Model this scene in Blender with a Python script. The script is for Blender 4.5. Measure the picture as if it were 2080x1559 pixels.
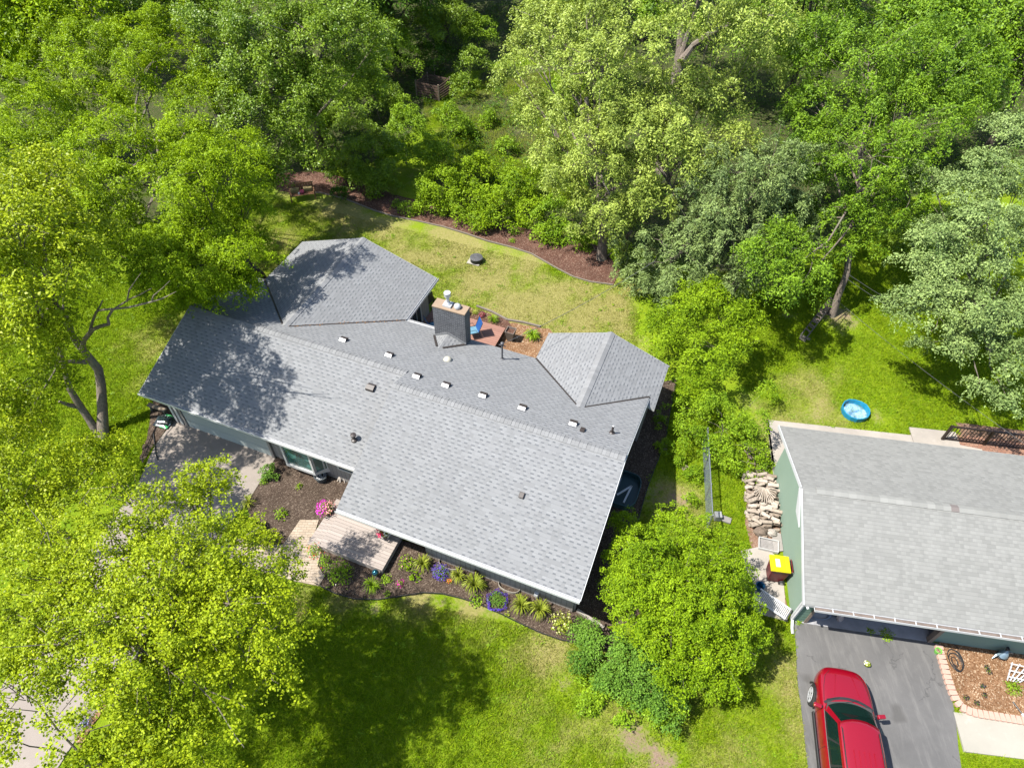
import bpy, math, random
import numpy as np
from mathutils import Vector, Matrix
R=math.radians
rng=np.random.default_rng(7); random.seed(7)
for o in list(bpy.data.objects): bpy.data.objects.remove(o)
scn=bpy.context.scene; COL=scn.collection
# ---------------------------------------------------------------- camera
FP=1387.307; PITCH=0.840; ROLL=0.018; CZ=24.1; PX0,PY0=1040.,779.5
_c,_s=math.cos(PITCH),math.sin(PITCH)
FW=np.array([0,_c,-_s]); UP=np.array([0,_s,_c]); RT=np.array([1.,0,0])
RT2=RT*math.cos(ROLL)+UP*math.sin(ROLL); UP2=-RT*math.sin(ROLL)+UP*math.cos(ROLL)
cam=bpy.data.cameras.new('camera'); cob=bpy.data.objects.new('camera',cam); COL.objects.link(cob)
cam.sensor_width=36; cam.sensor_fit='HORIZONTAL'; cam.lens=FP/2080*36; cam.clip_start=.5; cam.clip_end=2000
mw=Matrix([[RT2[0],UP2[0],-FW[0],0],[RT2[1],UP2[1],-FW[1],0],[RT2[2],UP2[2],-FW[2],CZ],[0,0,0,1]])
cob.matrix_world=mw; scn.camera=cob
# ---------------------------------------------------------------- light
SUN_EL,SH_AZ=58.,13.
w=bpy.data.worlds.new('World'); scn.world=w; w.use_nodes=True; nt=w.node_tree; nt.nodes.clear()
sky=nt.nodes.new('ShaderNodeTexSky'); sky.sky_type='NISHITA'; sky.sun_disc=False
sky.sun_elevation=R(SUN_EL); sky.sun_rotation=R(90-(SH_AZ+180)); sky.air_density=1.; sky.dust_density=1.
bg=nt.nodes.new('ShaderNodeBackground'); bg.inputs[1].default_value=.115
wo=nt.nodes.new('ShaderNodeOutputWorld'); nt.links.new(sky.outputs[0],bg.inputs[0]); nt.links.new(bg.outputs[0],wo.inputs[0])
sl=bpy.data.lights.new('sun','SUN'); sl.energy=4.9; sl.angle=R(.55); sl.color=(1,.955,.88)
so=bpy.data.objects.new('sun',sl); COL.objects.link(so)
_d=Vector((math.cos(R(SH_AZ))*math.cos(R(SUN_EL)),math.sin(R(SH_AZ))*math.cos(R(SUN_EL)),-math.sin(R(SUN_EL))))
so.rotation_euler=_d.to_track_quat('-Z','Y').to_euler(); so.location=(0,0,60)
scn.view_settings.view_transform='Standard'; scn.view_settings.look='None'; scn.view_settings.gamma=1; scn.view_settings.exposure=1.3
scn.render.engine='CYCLES'
# ---------------------------------------------------------------- geometry of the place
def at(px,py,z=0.):
    d=FW+RT2*(px-PX0)/FP+UP2*(PY0-py)/FP; t=(z-CZ)/d[2]; return np.array([d[0]*t,d[1]*t,z])
HO=np.array([-15.454,18.474]); HT=-.362; NO=np.array([9.887,9.872]); NT=-.138
def loc(p,O,T):
    d=np.asarray(p)[:2]-O; c,s=math.cos(T),math.sin(T); return np.array([d[0]*c+d[1]*s,-d[0]*s+d[1]*c])
def wld(u,v,O=HO,T=HT):
    c,s=math.cos(T),math.sin(T); return np.array([O[0]+u*c-v*s,O[1]+u*s+v*c])
def hl(px,py,z=0.): return loc(at(px,py,z),HO,HT)
def nl(px,py,z=0.): return loc(at(px,py,z),NO,NT)
# ---------------------------------------------------------------- tagging
def tag(o,label=None,cat=None,group=None,kind=None):
    if label:o['label']=label
    if cat:o['category']=cat
    if group:o['group']=group
    if kind:o['kind']=kind
    return o
def thing(name,label,cat,xy=(0,0),z=0,rz=0,group=None):
    o=bpy.data.objects.new(name,None); COL.objects.link(o); o.location=(xy[0],xy[1],z); o.rotation_euler=(0,0,rz); o.empty_display_size=.2
    return tag(o,label,cat,group)
def copy_tree(o,parent=None):
    c=o.copy(); COL.objects.link(c); c.parent=parent
    for ch in list(o.children): copy_tree(ch,c)
    return c
# ---------------------------------------------------------------- mesh builder
class MB:
    def __init__(s): s.v=[];s.f=[];s.uv=[];s.mi=[]
    def add(s,vs,fs,m=0,uvs=None):
        b=len(s.v); s.v+= [tuple(map(float,p)) for p in vs]
        for i,f in enumerate(fs):
            s.f.append(tuple(b+k for k in f)); s.mi.append(m)
            if uvs is not None: s.uv.append([uvs[k] for k in f])
            else:
                P=[Vector(vs[k]) for k in f]; n=Vector((0,0,0))
                for a in range(len(P)): n+=P[a].cross(P[(a+1)%len(P)])
                ax=max(range(3),key=lambda k:abs(n[k]))
                s.uv.append([((p[1],p[2]) if ax==0 else (p[0],p[2]) if ax==1 else (p[0],p[1])) for p in P])
        return s
    def box(s,a,b,m=0,T=None):
        x0,y0,z0=a;x1,y1,z1=b
        vs=[(x0,y0,z0),(x1,y0,z0),(x1,y1,z0),(x0,y1,z0),(x0,y0,z1),(x1,y0,z1),(x1,y1,z1),(x0,y1,z1)]
        if T is not None: vs=[tuple(T@Vector(p)) for p in vs]
        return s.add(vs,[(0,3,2,1),(4,5,6,7),(0,1,5,4),(1,2,6,5),(2,3,7,6),(3,0,4,7)],m)
    def beam(s,p,q,w,h,m=0,up=(0,0,1)):
        p=Vector(p);q=Vector(q);d=(q-p);L=d.length;d.normalize();u=Vector(up); r=d.cross(u)
        if r.length<1e-4: r=Vector((1,0,0))
        r.normalize();u=r.cross(d)
        T=Matrix([[d[0],r[0],u[0],p[0]],[d[1],r[1],u[1],p[1]],[d[2],r[2],u[2],p[2]],[0,0,0,1]])
        return s.box((0,-w/2,-h/2),(L,w/2,h/2),m,T)
    def extr(s,poly,vec,m=0,mside=None):
        n=len(poly);vec=Vector(vec);P=[Vector(p) for p in poly];Q=[p+vec for p in P]
        vs=[tuple(p) for p in P+Q]
        s.add(vs,[tuple(range(n-1,-1,-1))],m); s.add(vs,[tuple(range(n,2*n))],m)
        s.add(vs,[(i,(i+1)%n,n+(i+1)%n,n+i) for i in range(n)],m if mside is None else mside)
        return s
    def ring(s,pts,radii,n=8,m=0,cap=True,seed=0,rough=0.,sq=1.):
        pts=[Vector(p) for p in pts]; k=len(pts); vs=[];fs=[];rr=random.Random(seed)
        prev=None
        for i,p in enumerate(pts):
            d=(pts[min(i+1,k-1)]-pts[max(i-1,0)]).normalized()
            r=d.cross(Vector((0,0,1)) if abs(d.z)<.95 else Vector((0,1,0))).normalized() if prev is None else (prev-d*prev.dot(d)).normalized()
            prev=r; u=r.cross(d)
            for j in range(n):
                a=2*math.pi*j/n; q=radii[i]*(1+rough*(rr.random()-.5)); vs.append(tuple(p+r*math.cos(a)*q+u*math.sin(a)*q*sq))
        for i in range(k-1):
            for j in range(n): fs.append((i*n+j,i*n+(j+1)%n,(i+1)*n+(j+1)%n,(i+1)*n+j))
        if cap: fs+=[tuple(range(n-1,-1,-1)),tuple(range((k-1)*n,k*n))]
        return s.add(vs,fs,m)
    def lathe(s,prof,c=(0,0,0),n=20,m=0,sx=1,sy=1):
        vs=[];fs=[]
        for r,z in prof:
            for j in range(n):
                a=2*math.pi*j/n; vs.append((c[0]+r*math.cos(a)*sx,c[1]+r*math.sin(a)*sy,c[2]+z))
        for i in range(len(prof)-1):
            for j in range(n): fs.append((i*n+j,i*n+(j+1)%n,(i+1)*n+(j+1)%n,(i+1)*n+j))
        fs+=[tuple(range(n-1,-1,-1)),tuple(range((len(prof)-1)*n,len(prof)*n))]
        return s.add(vs,fs,m)
    def build(s,name,mats,parent=None,smooth=False,bevel=0,label=None):
        me=bpy.data.meshes.new(name); me.from_pydata(s.v,[],s.f)
        if not isinstance(mats,(list,tuple)): mats=[mats]
        for m in mats: me.materials.append(m)
        me.polygons.foreach_set('material_index',s.mi)
        ul=me.uv_layers.new(name='UVMap'); ul.data.foreach_set('uv',[c for f in s.uv for p in f for c in p])
        if smooth: me.polygons.foreach_set('use_smooth',[True]*len(me.polygons))
        me.update(); o=bpy.data.objects.new(name,me); COL.objects.link(o); o.parent=parent
        if smooth: 
            try: me.set_sharp_from_angle(angle=R(40))
            except Exception: pass
        if bevel:
            b=o.modifiers.new('bevel','BEVEL'); b.width=bevel; b.segments=2; b.limit_method='ANGLE'
        if label:o['label']=label
        return o
# ---------------------------------------------------------------- materials
class N:
    def __init__(s,name):
        s.m=bpy.data.materials.new(name); s.m.use_nodes=True; s.t=s.m.node_tree; s.t.nodes.clear()
        s.out=s.t.nodes.new('ShaderNodeOutputMaterial')
    def n(s,t,**k):
        x=s.t.nodes.new('ShaderNode'+t)
        for a,b in k.items():
            if a.startswith('i_'): x.inputs[int(a[2:])].default_value=b
            else: setattr(x,a,b)
        return x
    def l(s,a,b): s.t.links.new(a,b)
    def val(s,x,inp):
        if hasattr(x,'is_output'): s.l(x,inp)
        else: inp.default_value=x
    def math(s,op,a,b=0.,c=None,clamp=False):
        x=s.n('Math',operation=op,use_clamp=clamp); s.val(a,x.inputs[0]); s.val(b,x.inputs[1])
        if c is not None: s.val(c,x.inputs[2])
        return x.outputs[0]
    def mix(s,f,a,b,mode='MIX'):
        x=s.n('Mix',data_type='RGBA',blend_type=mode)
        s.val(f,x.inputs[0])
        for v,i in((a,6),(b,7)):
            if hasattr(v,'is_output'): s.l(v,x.inputs[i])
            else: x.inputs[i].default_value=(*v[:3],1)
        return x.outputs[2]
    def noise(s,scale,detail=3,rough=.55,vec=None,out=0):
        x=s.n('TexNoise'); x.inputs['Scale'].default_value=scale; x.inputs['Detail'].default_value=detail; x.inputs['Roughness'].default_value=rough
        if vec is not None: s.l(vec,x.inputs[0])
        return x.outputs[out]
    def obj(s): return s.n('TexCoord').outputs['Object']
    def pos(s): return s.n('NewGeometry').outputs['Position']
    def uv(s): return s.n('TexCoord').outputs['UV']
    def ramp(s,f,lo,hi): 
        x=s.n('MapRange',clamp=True); s.val(f,x.inputs[0]); x.inputs[1].default_value=lo; x.inputs[2].default_value=hi; return x.outputs[0]
    def bsdf(s,col,rough=.7,spec=.4,metal=0,bump=None,bstr=.3,bdist=.02,coat=0,normal=None):
        b=s.n('BsdfPrincipled'); s.val(col if hasattr(col,'is_output') else (*col[:3],1),b.inputs['Base Color']); s.val(rough,b.inputs['Roughness'])
        b.inputs['Metallic'].default_value=metal; b.inputs['Specular IOR Level'].default_value=spec
        if coat: b.inputs['Coat Weight'].default_value=coat; b.inputs['Coat Roughness'].default_value=.04
        if bump is not None:
            u=s.n('Bump'); u.inputs['Strength'].default_value=bstr; u.inputs['Distance'].default_value=bdist; s.l(bump,u.inputs['Height']); s.l(u.outputs[0],b.inputs['Normal'])
        s.l(b.outputs[0],s.out.inputs[0]); return s.m
_mc={}
K=.50
def kk(c): return tuple(x*K for x in c)
def M(name,col,rough=.65,var=.18,scale=6,bump=.15,bs=60,metal=0,spec=.4,coat=0):
    col=kk(col)
    if name in _mc: return _mc[name]
    n=N(name); p=n.obj(); a=n.noise(scale,4,.6,p); b=n.noise(scale*9,3,.6,p)
    f=n.math('ADD',n.math('MULTIPLY',a,.65),n.math('MULTIPLY',b,.35)); f=n.ramp(f,.3,.7)
    lo=tuple(c*(1-var) for c in col); hi=tuple(min(1,c*(1+var)) for c in col)
    c=n.mix(f,lo,hi)
    _mc[name]=n.bsdf(c,n.math('ADD',rough-.08,n.math('MULTIPLY',b,.16)),spec,metal,n.noise(bs,3,.6,p),bump,.01,coat); return _mc[name]
def shingle(name,base,light,dark,tw=.17,rh=.14,thr=.5,dash=.8,line=.35,dh=.3):
    n=N(name); sep=n.n('SeparateXYZ'); n.l(n.uv(),sep.inputs[0]); u,v=sep.outputs[0],sep.outputs[1]
    vr=n.math('DIVIDE',v,rh); row=n.math('FLOOR',vr); fv=n.math('FRACT',vr)
    w1=n.n('TexWhiteNoise',noise_dimensions='1D'); n.l(row,w1.inputs['W'])
    uo=n.math('ADD',n.math('DIVIDE',u,tw),n.math('ADD',n.math('MULTIPLY',row,.5),n.math('MULTIPLY',w1.outputs[0],.35)))
    cell=n.math('FLOOR',uo); fu=n.math('FRACT',uo)
    cb=n.n('CombineXYZ'); n.l(cell,cb.inputs[0]); n.l(row,cb.inputs[1]); w2=n.n('TexWhiteNoise',noise_dimensions='2D'); n.l(cb.outputs[0],w2.inputs[0])
    rnd=w2.outputs[0]; sc=n.n('SeparateColor'); n.l(w2.outputs[1],sc.inputs[0]); r2=sc.outputs[1]; r3=sc.outputs[2]
    raised=n.math('MULTIPLY',n.math('GREATER_THAN',rnd,thr),n.math('LESS_THAN',fu,n.math('ADD',.36,n.math('MULTIPLY',r3,.22))))
    d=n.math('MULTIPLY',raised,n.math('LESS_THAN',fv,dh)); d=n.math('MULTIPLY',d,n.math('ADD',.6,n.math('MULTIPLY',r2,.4)))  # dark dash under each raised tab: its shadow line put into the colour
    ln=n.math('MULTIPLY',n.math('LESS_THAN',fv,.12),line)
    tone=n.mix(r2,base,light); tone=n.mix(n.math('MULTIPLY',raised,.3),tone,tuple(b*1.5 for b in base))
    pos=n.pos(); mp=n.n('Mapping'); n.l(n.uv(),mp.inputs[0]); mp.inputs['Scale'].default_value=(2.6,.32,1); sk=n.ramp(n.noise(1.,5,.65,mp.outputs[0]),.5,.75); tone=n.mix(n.math('MULTIPLY',sk,.3),tone,tuple(b*.72 for b in base)); st=n.ramp(n.noise(.35,4,.6,pos),.35,.7); tone=n.mix(n.math('MULTIPLY',st,.22),tone,tuple(b*.8 for b in base))
    gr=n.ramp(n.noise(90,2,.7,pos),.2,.8); tone=n.mix(n.math('MULTIPLY',gr,.22),tone,tuple(b*.6 for b in base))
    c=n.mix(n.math('MAXIMUM',n.math('MULTIPLY',d,dash),ln),tone,dark)
    h=n.math('SUBTRACT',n.math('ADD',n.math('MULTIPLY',raised,.5),n.math('SUBTRACT',1.,fv)),0.)
    return n.bsdf(c,.9,.25,0,h,.35,.012)
def brick(name,c1,c2,mortar,bw,bh,rough=.85,ms=.012,off=.5,spec=.3,bump=.5):
    c1,c2,mortar=kk(c1),kk(c2),kk(mortar); n=N(name); b=n.n('TexBrick'); b.inputs['Scale'].default_value=1; b.offset=off
    b.inputs['Brick Width'].default_value=bw; b.inputs['Row Height'].default_value=bh; b.inputs['Mortar Size'].default_value=ms; b.inputs['Mortar Smooth'].default_value=.2
    b.inputs['Color1'].default_value=(*c1,1); b.inputs['Color2'].default_value=(*c2,1); b.inputs['Mortar'].default_value=(*mortar,1); n.l(n.uv(),b.inputs[0])
    c=n.mix(n.math('MULTIPLY',n.ramp(n.noise(3,4,.6,n.pos()),.35,.7),.35),b.outputs[0],tuple(x*.6 for x in c1))
    return n.bsdf(c,rough,spec,0,n.math('SUBTRACT',1.,b.outputs[1]),bump,.01)
def planks(name,col,gap,pw,axis=1,var=.16,rough=.75):
    col,gap=kk(col),kk(gap); n=N(name); sep=n.n('SeparateXYZ'); n.l(n.uv(),sep.inputs[0]); a=sep.outputs[axis]; q=n.math('DIVIDE',a,pw); i=n.math('FLOOR',q); f=n.math('FRACT',q)
    w1=n.n('TexWhiteNoise',noise_dimensions='1D'); n.l(i,w1.inputs['W'])
    mp=n.n('Mapping'); n.l(n.uv(),mp.inputs[0]); mp.inputs['Scale'].default_value=(2,18,1) if axis==1 else (18,2,1)
    g=n.noise(2,4,.6,mp.outputs[0])
    t=n.math('ADD',n.math('MULTIPLY',w1.outputs[0],.6),n.math('MULTIPLY',g,.4)); c=n.mix(t,tuple(x*(1-var) for x in col),tuple(x*(1+var) for x in col))
    e=n.math('LESS_THAN',f,.1); c=n.mix(e,c,gap); return n.bsdf(c,rough,.3,0,n.math('SUBTRACT',1.,e),.6,.01)
def leafmat(name,col,col2,trans=.45,gloss=.18,rough=.5,hue=.5):
    n=N(name); g=n.n('NewGeometry'); ri=g.outputs['Random Per Island']; pn=n.ramp(n.noise(.7,3,.6,g.outputs['Position']),.35,.65)
    f=n.math('ADD',n.math('MULTIPLY',ri,.6),n.math('MULTIPLY',pn,.4)); c=n.mix(f,col,col2)
    d=n.n('BsdfDiffuse'); n.l(c,d.inputs[0]); t=n.n('BsdfTranslucent'); tc=n.mix(1.,c,(1.15,1.1,.45),'MULTIPLY'); n.l(tc,t.inputs[0])
    m=n.n('MixShader'); m.inputs[0].default_value=trans; n.l(d.outputs[0],m.inputs[1]); n.l(t.outputs[0],m.inputs[2])
    gl=n.n('BsdfGlossy'); gl.inputs['Roughness'].default_value=rough; gl.inputs[0].default_value=(1,1,1,1)
    fr=n.n('LayerWeight'); fr.inputs[0].default_value=.35
    m2=n.n('MixShader'); n.l(n.math('MULTIPLY',n.math('ADD',fr.outputs[0],.25),gloss),m2.inputs[0]); n.l(m.outputs[0],m2.inputs[1]); n.l(gl.outputs[0],m2.inputs[2]); n.l(m2.outputs[0],n.out.inputs[0]); return n.m
def barkmat(name,col):
    n=N(name); p=n.obj(); mp=n.n('Mapping'); n.l(p,mp.inputs[0]); mp.inputs['Scale'].default_value=(9,9,2.2); a=n.noise(2.2,5,.65,mp.outputs[0]); b=n.noise(1.2,3,.5,p)
    c=n.mix(n.ramp(a,.3,.7),tuple(x*.45 for x in col),tuple(x*1.35 for x in col)); c=n.mix(n.math('MULTIPLY',n.ramp(b,.5,.7),.4),c,(.16,.18,.13)); return n.bsdf(c,.9,.2,0,a,.8,.03)
def chips(name,c1,c2,c3,sc=28):
    c1,c2,c3=kk(c1),kk(c2),kk(c3); n=N(name); p=n.pos(); v=n.n('TexVoronoi'); v.inputs['Scale'].default_value=sc; n.l(p,v.inputs[0]); s=n.n('SeparateColor'); n.l(v.outputs['Color'],s.inputs[0])
    c=n.mix(n.ramp(s.outputs[0],.15,.85),c1,c2); c=n.mix(n.math('GREATER_THAN',s.outputs[1],.9),c,c3)
    c=n.mix(n.math('MULTIPLY',n.ramp(n.noise(1.3,4,.6,p),.35,.7),.5),c,tuple(x*.6 for x in c1)); return n.bsdf(c,.95,.15,0,v.outputs['Distance'],.9,.03)
def slab_mat(name,col,var=.12,spot=.5,rough=.85,fine=70):
    col=kk(col); n=N(name); p=n.pos(); a=n.ramp(n.noise(.7,5,.65,p),.3,.7); b=n.ramp(n.noise(fine,2,.8,p),.25,.75); c=n.mix(a,tuple(x*(1-var) for x in col),tuple(x*(1+var) for x in col)); c=n.mix(n.math('MULTIPLY',b,spot),c,tuple(x*.62 for x in col)); d=n.ramp(n.noise(2.5,4,.7,p),.58,.72)
    c=n.mix(n.math('MULTIPLY',d,.25),c,tuple(min(1,x*1.5) for x in col)); return n.bsdf(c,rough,.3,0,b,.25,.006)
def glassmat(name,col,rough=.08,spec=.7):
    n=N(name); c=n.mix(n.ramp(n.noise(2.2,1,.5,n.obj()),.5,.56),tuple(x*.55 for x in col),tuple(min(1,x*1.2+.004) for x in col)); return n.bsdf(c,rough,spec)
roof_grey=shingle('grey_laminate_shingle',(.148,.151,.154),(.182,.186,.19),(.05,.055,.063),tw=.27,rh=.15,thr=.14,dh=.38,dash=.7,line=.2)
roof_pale=shingle('pale_three_tab_shingle',(.155,.155,.145),(.19,.19,.178),(.09,.09,.085),tw=.3,rh=.13,thr=.3,dash=.3,line=.4,dh=.15)
cap_mat=None
def capmat():
    n=N('ridge_shingle'); g=n.n('NewGeometry'); c=n.mix(g.outputs['Random Per Island'],(.148,.15,.152),(.184,.187,.19)); gr=n.ramp(n.noise(90,2,.7,g.outputs['Position']),.2,.8); c=n.mix(n.math('MULTIPLY',gr,.22),c,(.07,.07,.07)); return n.bsdf(c,.9,.25)
cap_mat=capmat()
white=M('white_painted_metal',(.80,.81,.82),.4,.05,3,.02)
trimw=M('off_white_trim',(.72,.72,.70),.6,.06,4,.05)
siding=planks('taupe_siding',(.42,.39,.36),(.22,.205,.19),.2,axis=0,var=.06)
mint=M('pale_mint_paint',(.50,.56,.54),.5,.05,2,.04)
taupe=M('taupe_trim',(.36,.33,.30),.6,.08,4,.05)
darkmetal=M('dark_flashing_metal',(.055,.045,.04),.55,.35,12,.1)
ventdark=M('dark_vent_metal',(.07,.055,.05),.45,.2,5,.05)
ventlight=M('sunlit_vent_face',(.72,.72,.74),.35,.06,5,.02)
steel=M('galvanised_steel',(.62,.65,.68),.28,.1,5,.03,metal=.75)
steelw=M('white_galvanised_metal',(.80,.82,.83),.35,.06,5,.02,metal=.2)
blackplastic=M('black_plastic',(.03,.032,.035),.5,.2,5,.05)
brickm=brick('charcoal_brick',(.075,.082,.095),(.15,.158,.175),(.34,.345,.355),.20,.070,ms=.011)
tancap=M('tan_concrete_cap',(.43,.31,.21),.8,.12,4,.2)
deckm=planks('sandy_deck_boards',(.52,.45,.40),(.33,.27,.24),.14)
reddeck=planks('reddish_deck_boards',(.42,.22,.165),(.14,.07,.05),.14)
winglass=glassmat('dark_window_glass',(.012,.035,.036))
tealglass=glassmat('teal_window_glass',(.05,.14,.13),.12,.9)
wood=M('weathered_wood',(.30,.235,.17),.85,.3,5,.4,30)
greywood=M('grey_weathered_wood',(.24,.215,.18),.9,.3,5,.4,30)
brownwood=M('brown_stained_wood',(.33,.17,.085),.6,.2,4,.2,30)
blackiron=M('dark_brown_railing_paint',(.035,.02,.015),.5,.2,5,.05)
gwall=M('pale_green_wall_paint',(.33,.46,.36),.75,.05,1.2,.04)
gsiding=planks('green_lap_siding',(.22,.36,.27),(.06,.10,.08),.2,axis=1,var=.06)
gtrim=M('brown_door_trim',(.30,.23,.18),.7,.12,4,.1)
concrete=slab_mat('weathered_concrete',(.52,.47,.41),.15,.2)
concpale=slab_mat('pale_concrete_walk',(.52,.49,.415),.08,.12)
asphalt=slab_mat('sealed_asphalt',(.21,.205,.20),.24,.45,fine=55)
def asphalt_mat():
    n=N('asphalt_with_cracks'); p=n.pos(); a=n.ramp(n.noise(.55,5,.65,p),.3,.7); c=n.mix(a,(.078,.077,.076),(.118,.115,.112)); g=n.ramp(n.noise(60,2,.8,p),.25,.75); c=n.mix(n.math('MULTIPLY',g,.4),c,(.055,.054,.053))
    mp=n.n('Mapping'); n.l(p,mp.inputs[0]); mp.inputs['Scale'].default_value=(3.2,.5,1); mp.inputs['Rotation'].default_value=(0,0,.16); st=n.ramp(n.noise(1.3,5,.7,mp.outputs[0]),.5,.72); c=n.mix(n.math('MULTIPLY',st,.4),c,(.17,.165,.155))
    v=n.n('TexVoronoi',feature='DISTANCE_TO_EDGE'); v.inputs['Scale'].default_value=.38; d=n.n('VectorMath',operation='ADD'); n.l(p,d.inputs[0]); n.l(n.noise(1.6,4,.6,p,1),d.inputs[1]); n.l(d.outputs[0],v.inputs[0])
    cr=n.math('MULTIPLY',n.math('LESS_THAN',v.outputs[0],.006),n.math('GREATER_THAN',n.noise(.5,2,.5,p),.5)); c=n.mix(n.math('MULTIPLY',cr,.35),c,(.02,.02,.02)); w=n.ramp(n.noise(28,2,.9,p),.72,.8); c=n.mix(n.math('MULTIPLY',w,.5),c,(.26,.25,.23))
    o=n.ramp(n.noise(.9,2,.4,p),.66,.74); c=n.mix(n.math('MULTIPLY',o,.5),c,(.045,.043,.04)); return n.bsdf(c,.85,.3,0,g,.3,.006)
asphalt=asphalt_mat()
aggdrive=slab_mat('aggregate_concrete',(.43,.37,.32),.12,.3,fine=60)
floorm=slab_mat('stained_garage_floor',(.50,.50,.52),.3,.3)
paver=brick('tan_pavers',(.56,.45,.33),(.64,.53,.41),(.33,.26,.19),.22,.11,ms=.008)
mulch_d=chips('dark_bark_mulch',(.085,.058,.042),(.19,.14,.105),(.32,.25,.19))
mulch_r=chips('red_bark_mulch',(.13,.062,.042),(.26,.14,.10),(.46,.32,.24))
mulch_o=chips('fresh_wood_chips',(.26,.13,.06),(.50,.30,.17),(.72,.54,.36),26)
dirt=chips('reddish_dirt',(.30,.17,.11),(.42,.28,.20),(.55,.42,.32),30)
bark=barkmat('grey_brown_bark',(.15,.122,.098)); barkd=barkmat('dark_bark',(.05,.04,.032)); twig=M('bare_pale_twig',(.42,.38,.33),.9,.2,3,.2)
# ---------------------------------------------------------------- noise helper
_tab=rng.random((64,64))
def vn(x,y,f):
    x=np.asarray(x)*f+100;y=np.asarray(y)*f+100; xi=np.floor(x).astype(int);yi=np.floor(y).astype(int);a=x-xi;b=y-yi;a=a*a*(3-2*a);b=b*b*(3-2*b)
    t=lambda i,j:_tab[(xi+i)%64,(yi+j)%64]
    return (t(0,0)*(1-a)+t(1,0)*a)*(1-b)+(t(0,1)*(1-a)+t(1,1)*a)*b
def inpoly(x,y,P):
    r=np.zeros(np.shape(x),bool); n=len(P)
    for i in range(n):
        x1,y1=P[i][:2];x2,y2=P[(i+1)%n][:2]
        if y1==y2: continue
        c=((y1>y)!=(y2>y))&(x<(x2-x1)*(y-y1)/(y2-y1)+x1); r^=c
    return r
def pxpoly(L,z=0.): return [at(x,y,z)[:2] for x,y in L]
def subdiv(P,amp=.05,step=.35,seed=1,closed=True):
    rr=random.Random(seed);out=[];n=len(P)
    for i in range(n if closed else n-1):
        a=np.array(P[i][:2]);b=np.array(P[(i+1)%n][:2]);k=max(1,int(np.linalg.norm(b-a)/step))
        for j in range(k):
            q=a+(b-a)*j/k; out.append(q+np.array([rr.uniform(-amp,amp),rr.uniform(-amp,amp)])*(1 if j else .5))
    if not closed: out.append(np.array(P[-1][:2]))
    return out
def sheet(name,P,z,mat,thick=0.,kind='structure'):
    b=MB()
    if thick: b.extr([(p[0],p[1],z-thick) for p in P],(0,0,thick))
    else: b.add([(p[0],p[1],z) for p in P],[tuple(range(len(P)))])
    o=b.build(name,mat); 
    a=sum(P[i][0]*P[(i+1)%len(P)][1]-P[(i+1)%len(P)][0]*P[i][1] for i in range(len(P)))
    if a<0: o.data.flip_normals()
    if kind:o['kind']=kind
    return o
# ================================================================ GROUND
DRY=[(620,470,3,.55),(700,430,4,.7),(800,480,3.5,.6),(900,520,3.5,.8),(1000,560,3,.8),(1100,620,3,.9),(1200,620,2.6,.85),(1180,660,1.6,.9),(1040,610,1.8,.9),(620,560,3,.5),
 (330,690,1.5,.5),(320,780,.9,.6),(1370,1010,1.2,.6),(1580,860,1.4,.5),(1560,1470,1.6,.4),(1590,1380,1.2,.55),(1600,1480,1.4,.5),(1500,1500,1.5,.45),(1180,1500,1.2,.4),(1090,1420,1,.35),(1480,1559,2,.4),(1250,1440,1.6,.45),(1120,1330,1.1,.6),(960,1230,.9,.8),(1300,1559,1.6,.5),(1650,800,1.8,.45),(1040,200,3,.5),(1060,280,3,.4),(850,1215,.8,.75),(700,1225,.7,.7),(930,230,3,.25),(600,1230,.8,.5),(1690,840,1.2,.6)]
DIRT=[(1330,1000,.8,.5),(760,1235,.35,.6),(1150,1390,.5,.5),(1290,1500,.6,.6),(1340,1540,.7,.5),(1660,840,.8,.4),(1790,850,.9,.32),(1210,1440,.4,.5),(1700,640,1.2,.55),(1660,630,.8,.4),(940,215,1.2,.5),(2040,200,2.2,.9),(1990,260,2,.6),(330,730,.4,.6),(1060,265,.9,.5),(1375,1015,.5,.6),(900,1225,.3,.5),(1180,1410,.5,.4),(1600,640,.6,.5),(1005,215,1.5,.5),(1560,890,.5,.4),(420,340,3,.5),(360,420,2,.5)]
def field(x,y,L):
    r=np.zeros(np.shape(x))
    for px,py,rad,a in L:
        c=at(px,py)[:2]; d=((x-c[0])**2+(y-c[1])**2)/rad**2; r=np.maximum(r,a*np.exp(-d*.7)*1.15)
    return r
def dryness(x,y):
    n=vn(x,y,.9)*.5+vn(x,y,2.7)*.3+vn(x,y,7)*.2
    return np.clip(field(x,y,DRY)+(n-.5)*.75*(field(x,y,DRY)>.1)+(n-.62)*.6,0,1)
def dirtness(x,y):
    n=vn(x+31,y,1.3)*.5+vn(x,y+17,4)*.5; return np.clip(field(x,y,DIRT)*1.25+(n-.62)*.9,0,1)*(field(x,y,DIRT)>.12)
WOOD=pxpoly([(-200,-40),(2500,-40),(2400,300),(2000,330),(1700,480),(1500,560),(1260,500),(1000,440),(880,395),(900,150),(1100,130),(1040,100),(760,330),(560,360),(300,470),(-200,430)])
xs=np.concatenate([[-400,-150],np.arange(-60,62,.4),[150,400]]); ys=np.concatenate([[-300,-60],np.arange(-8,90,.4),[140,300,700]])
gx,gy=np.meshgrid(xs,ys); nx,ny=len(xs),len(ys); fx,fy=gx.ravel(),gy.ravel()
gz=np.where((np.abs(fx)<60)&(fy>-8)&(fy<88),(vn(fx,fy,.35)-.5)*.05,0)-.02
me=bpy.data.meshes.new('lawn'); idx=np.arange(nx*ny).reshape(ny,nx)
q=np.stack([idx[:-1,:-1],idx[:-1,1:],idx[1:,1:],idx[1:,:-1]],-1).reshape(-1,4)
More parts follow.
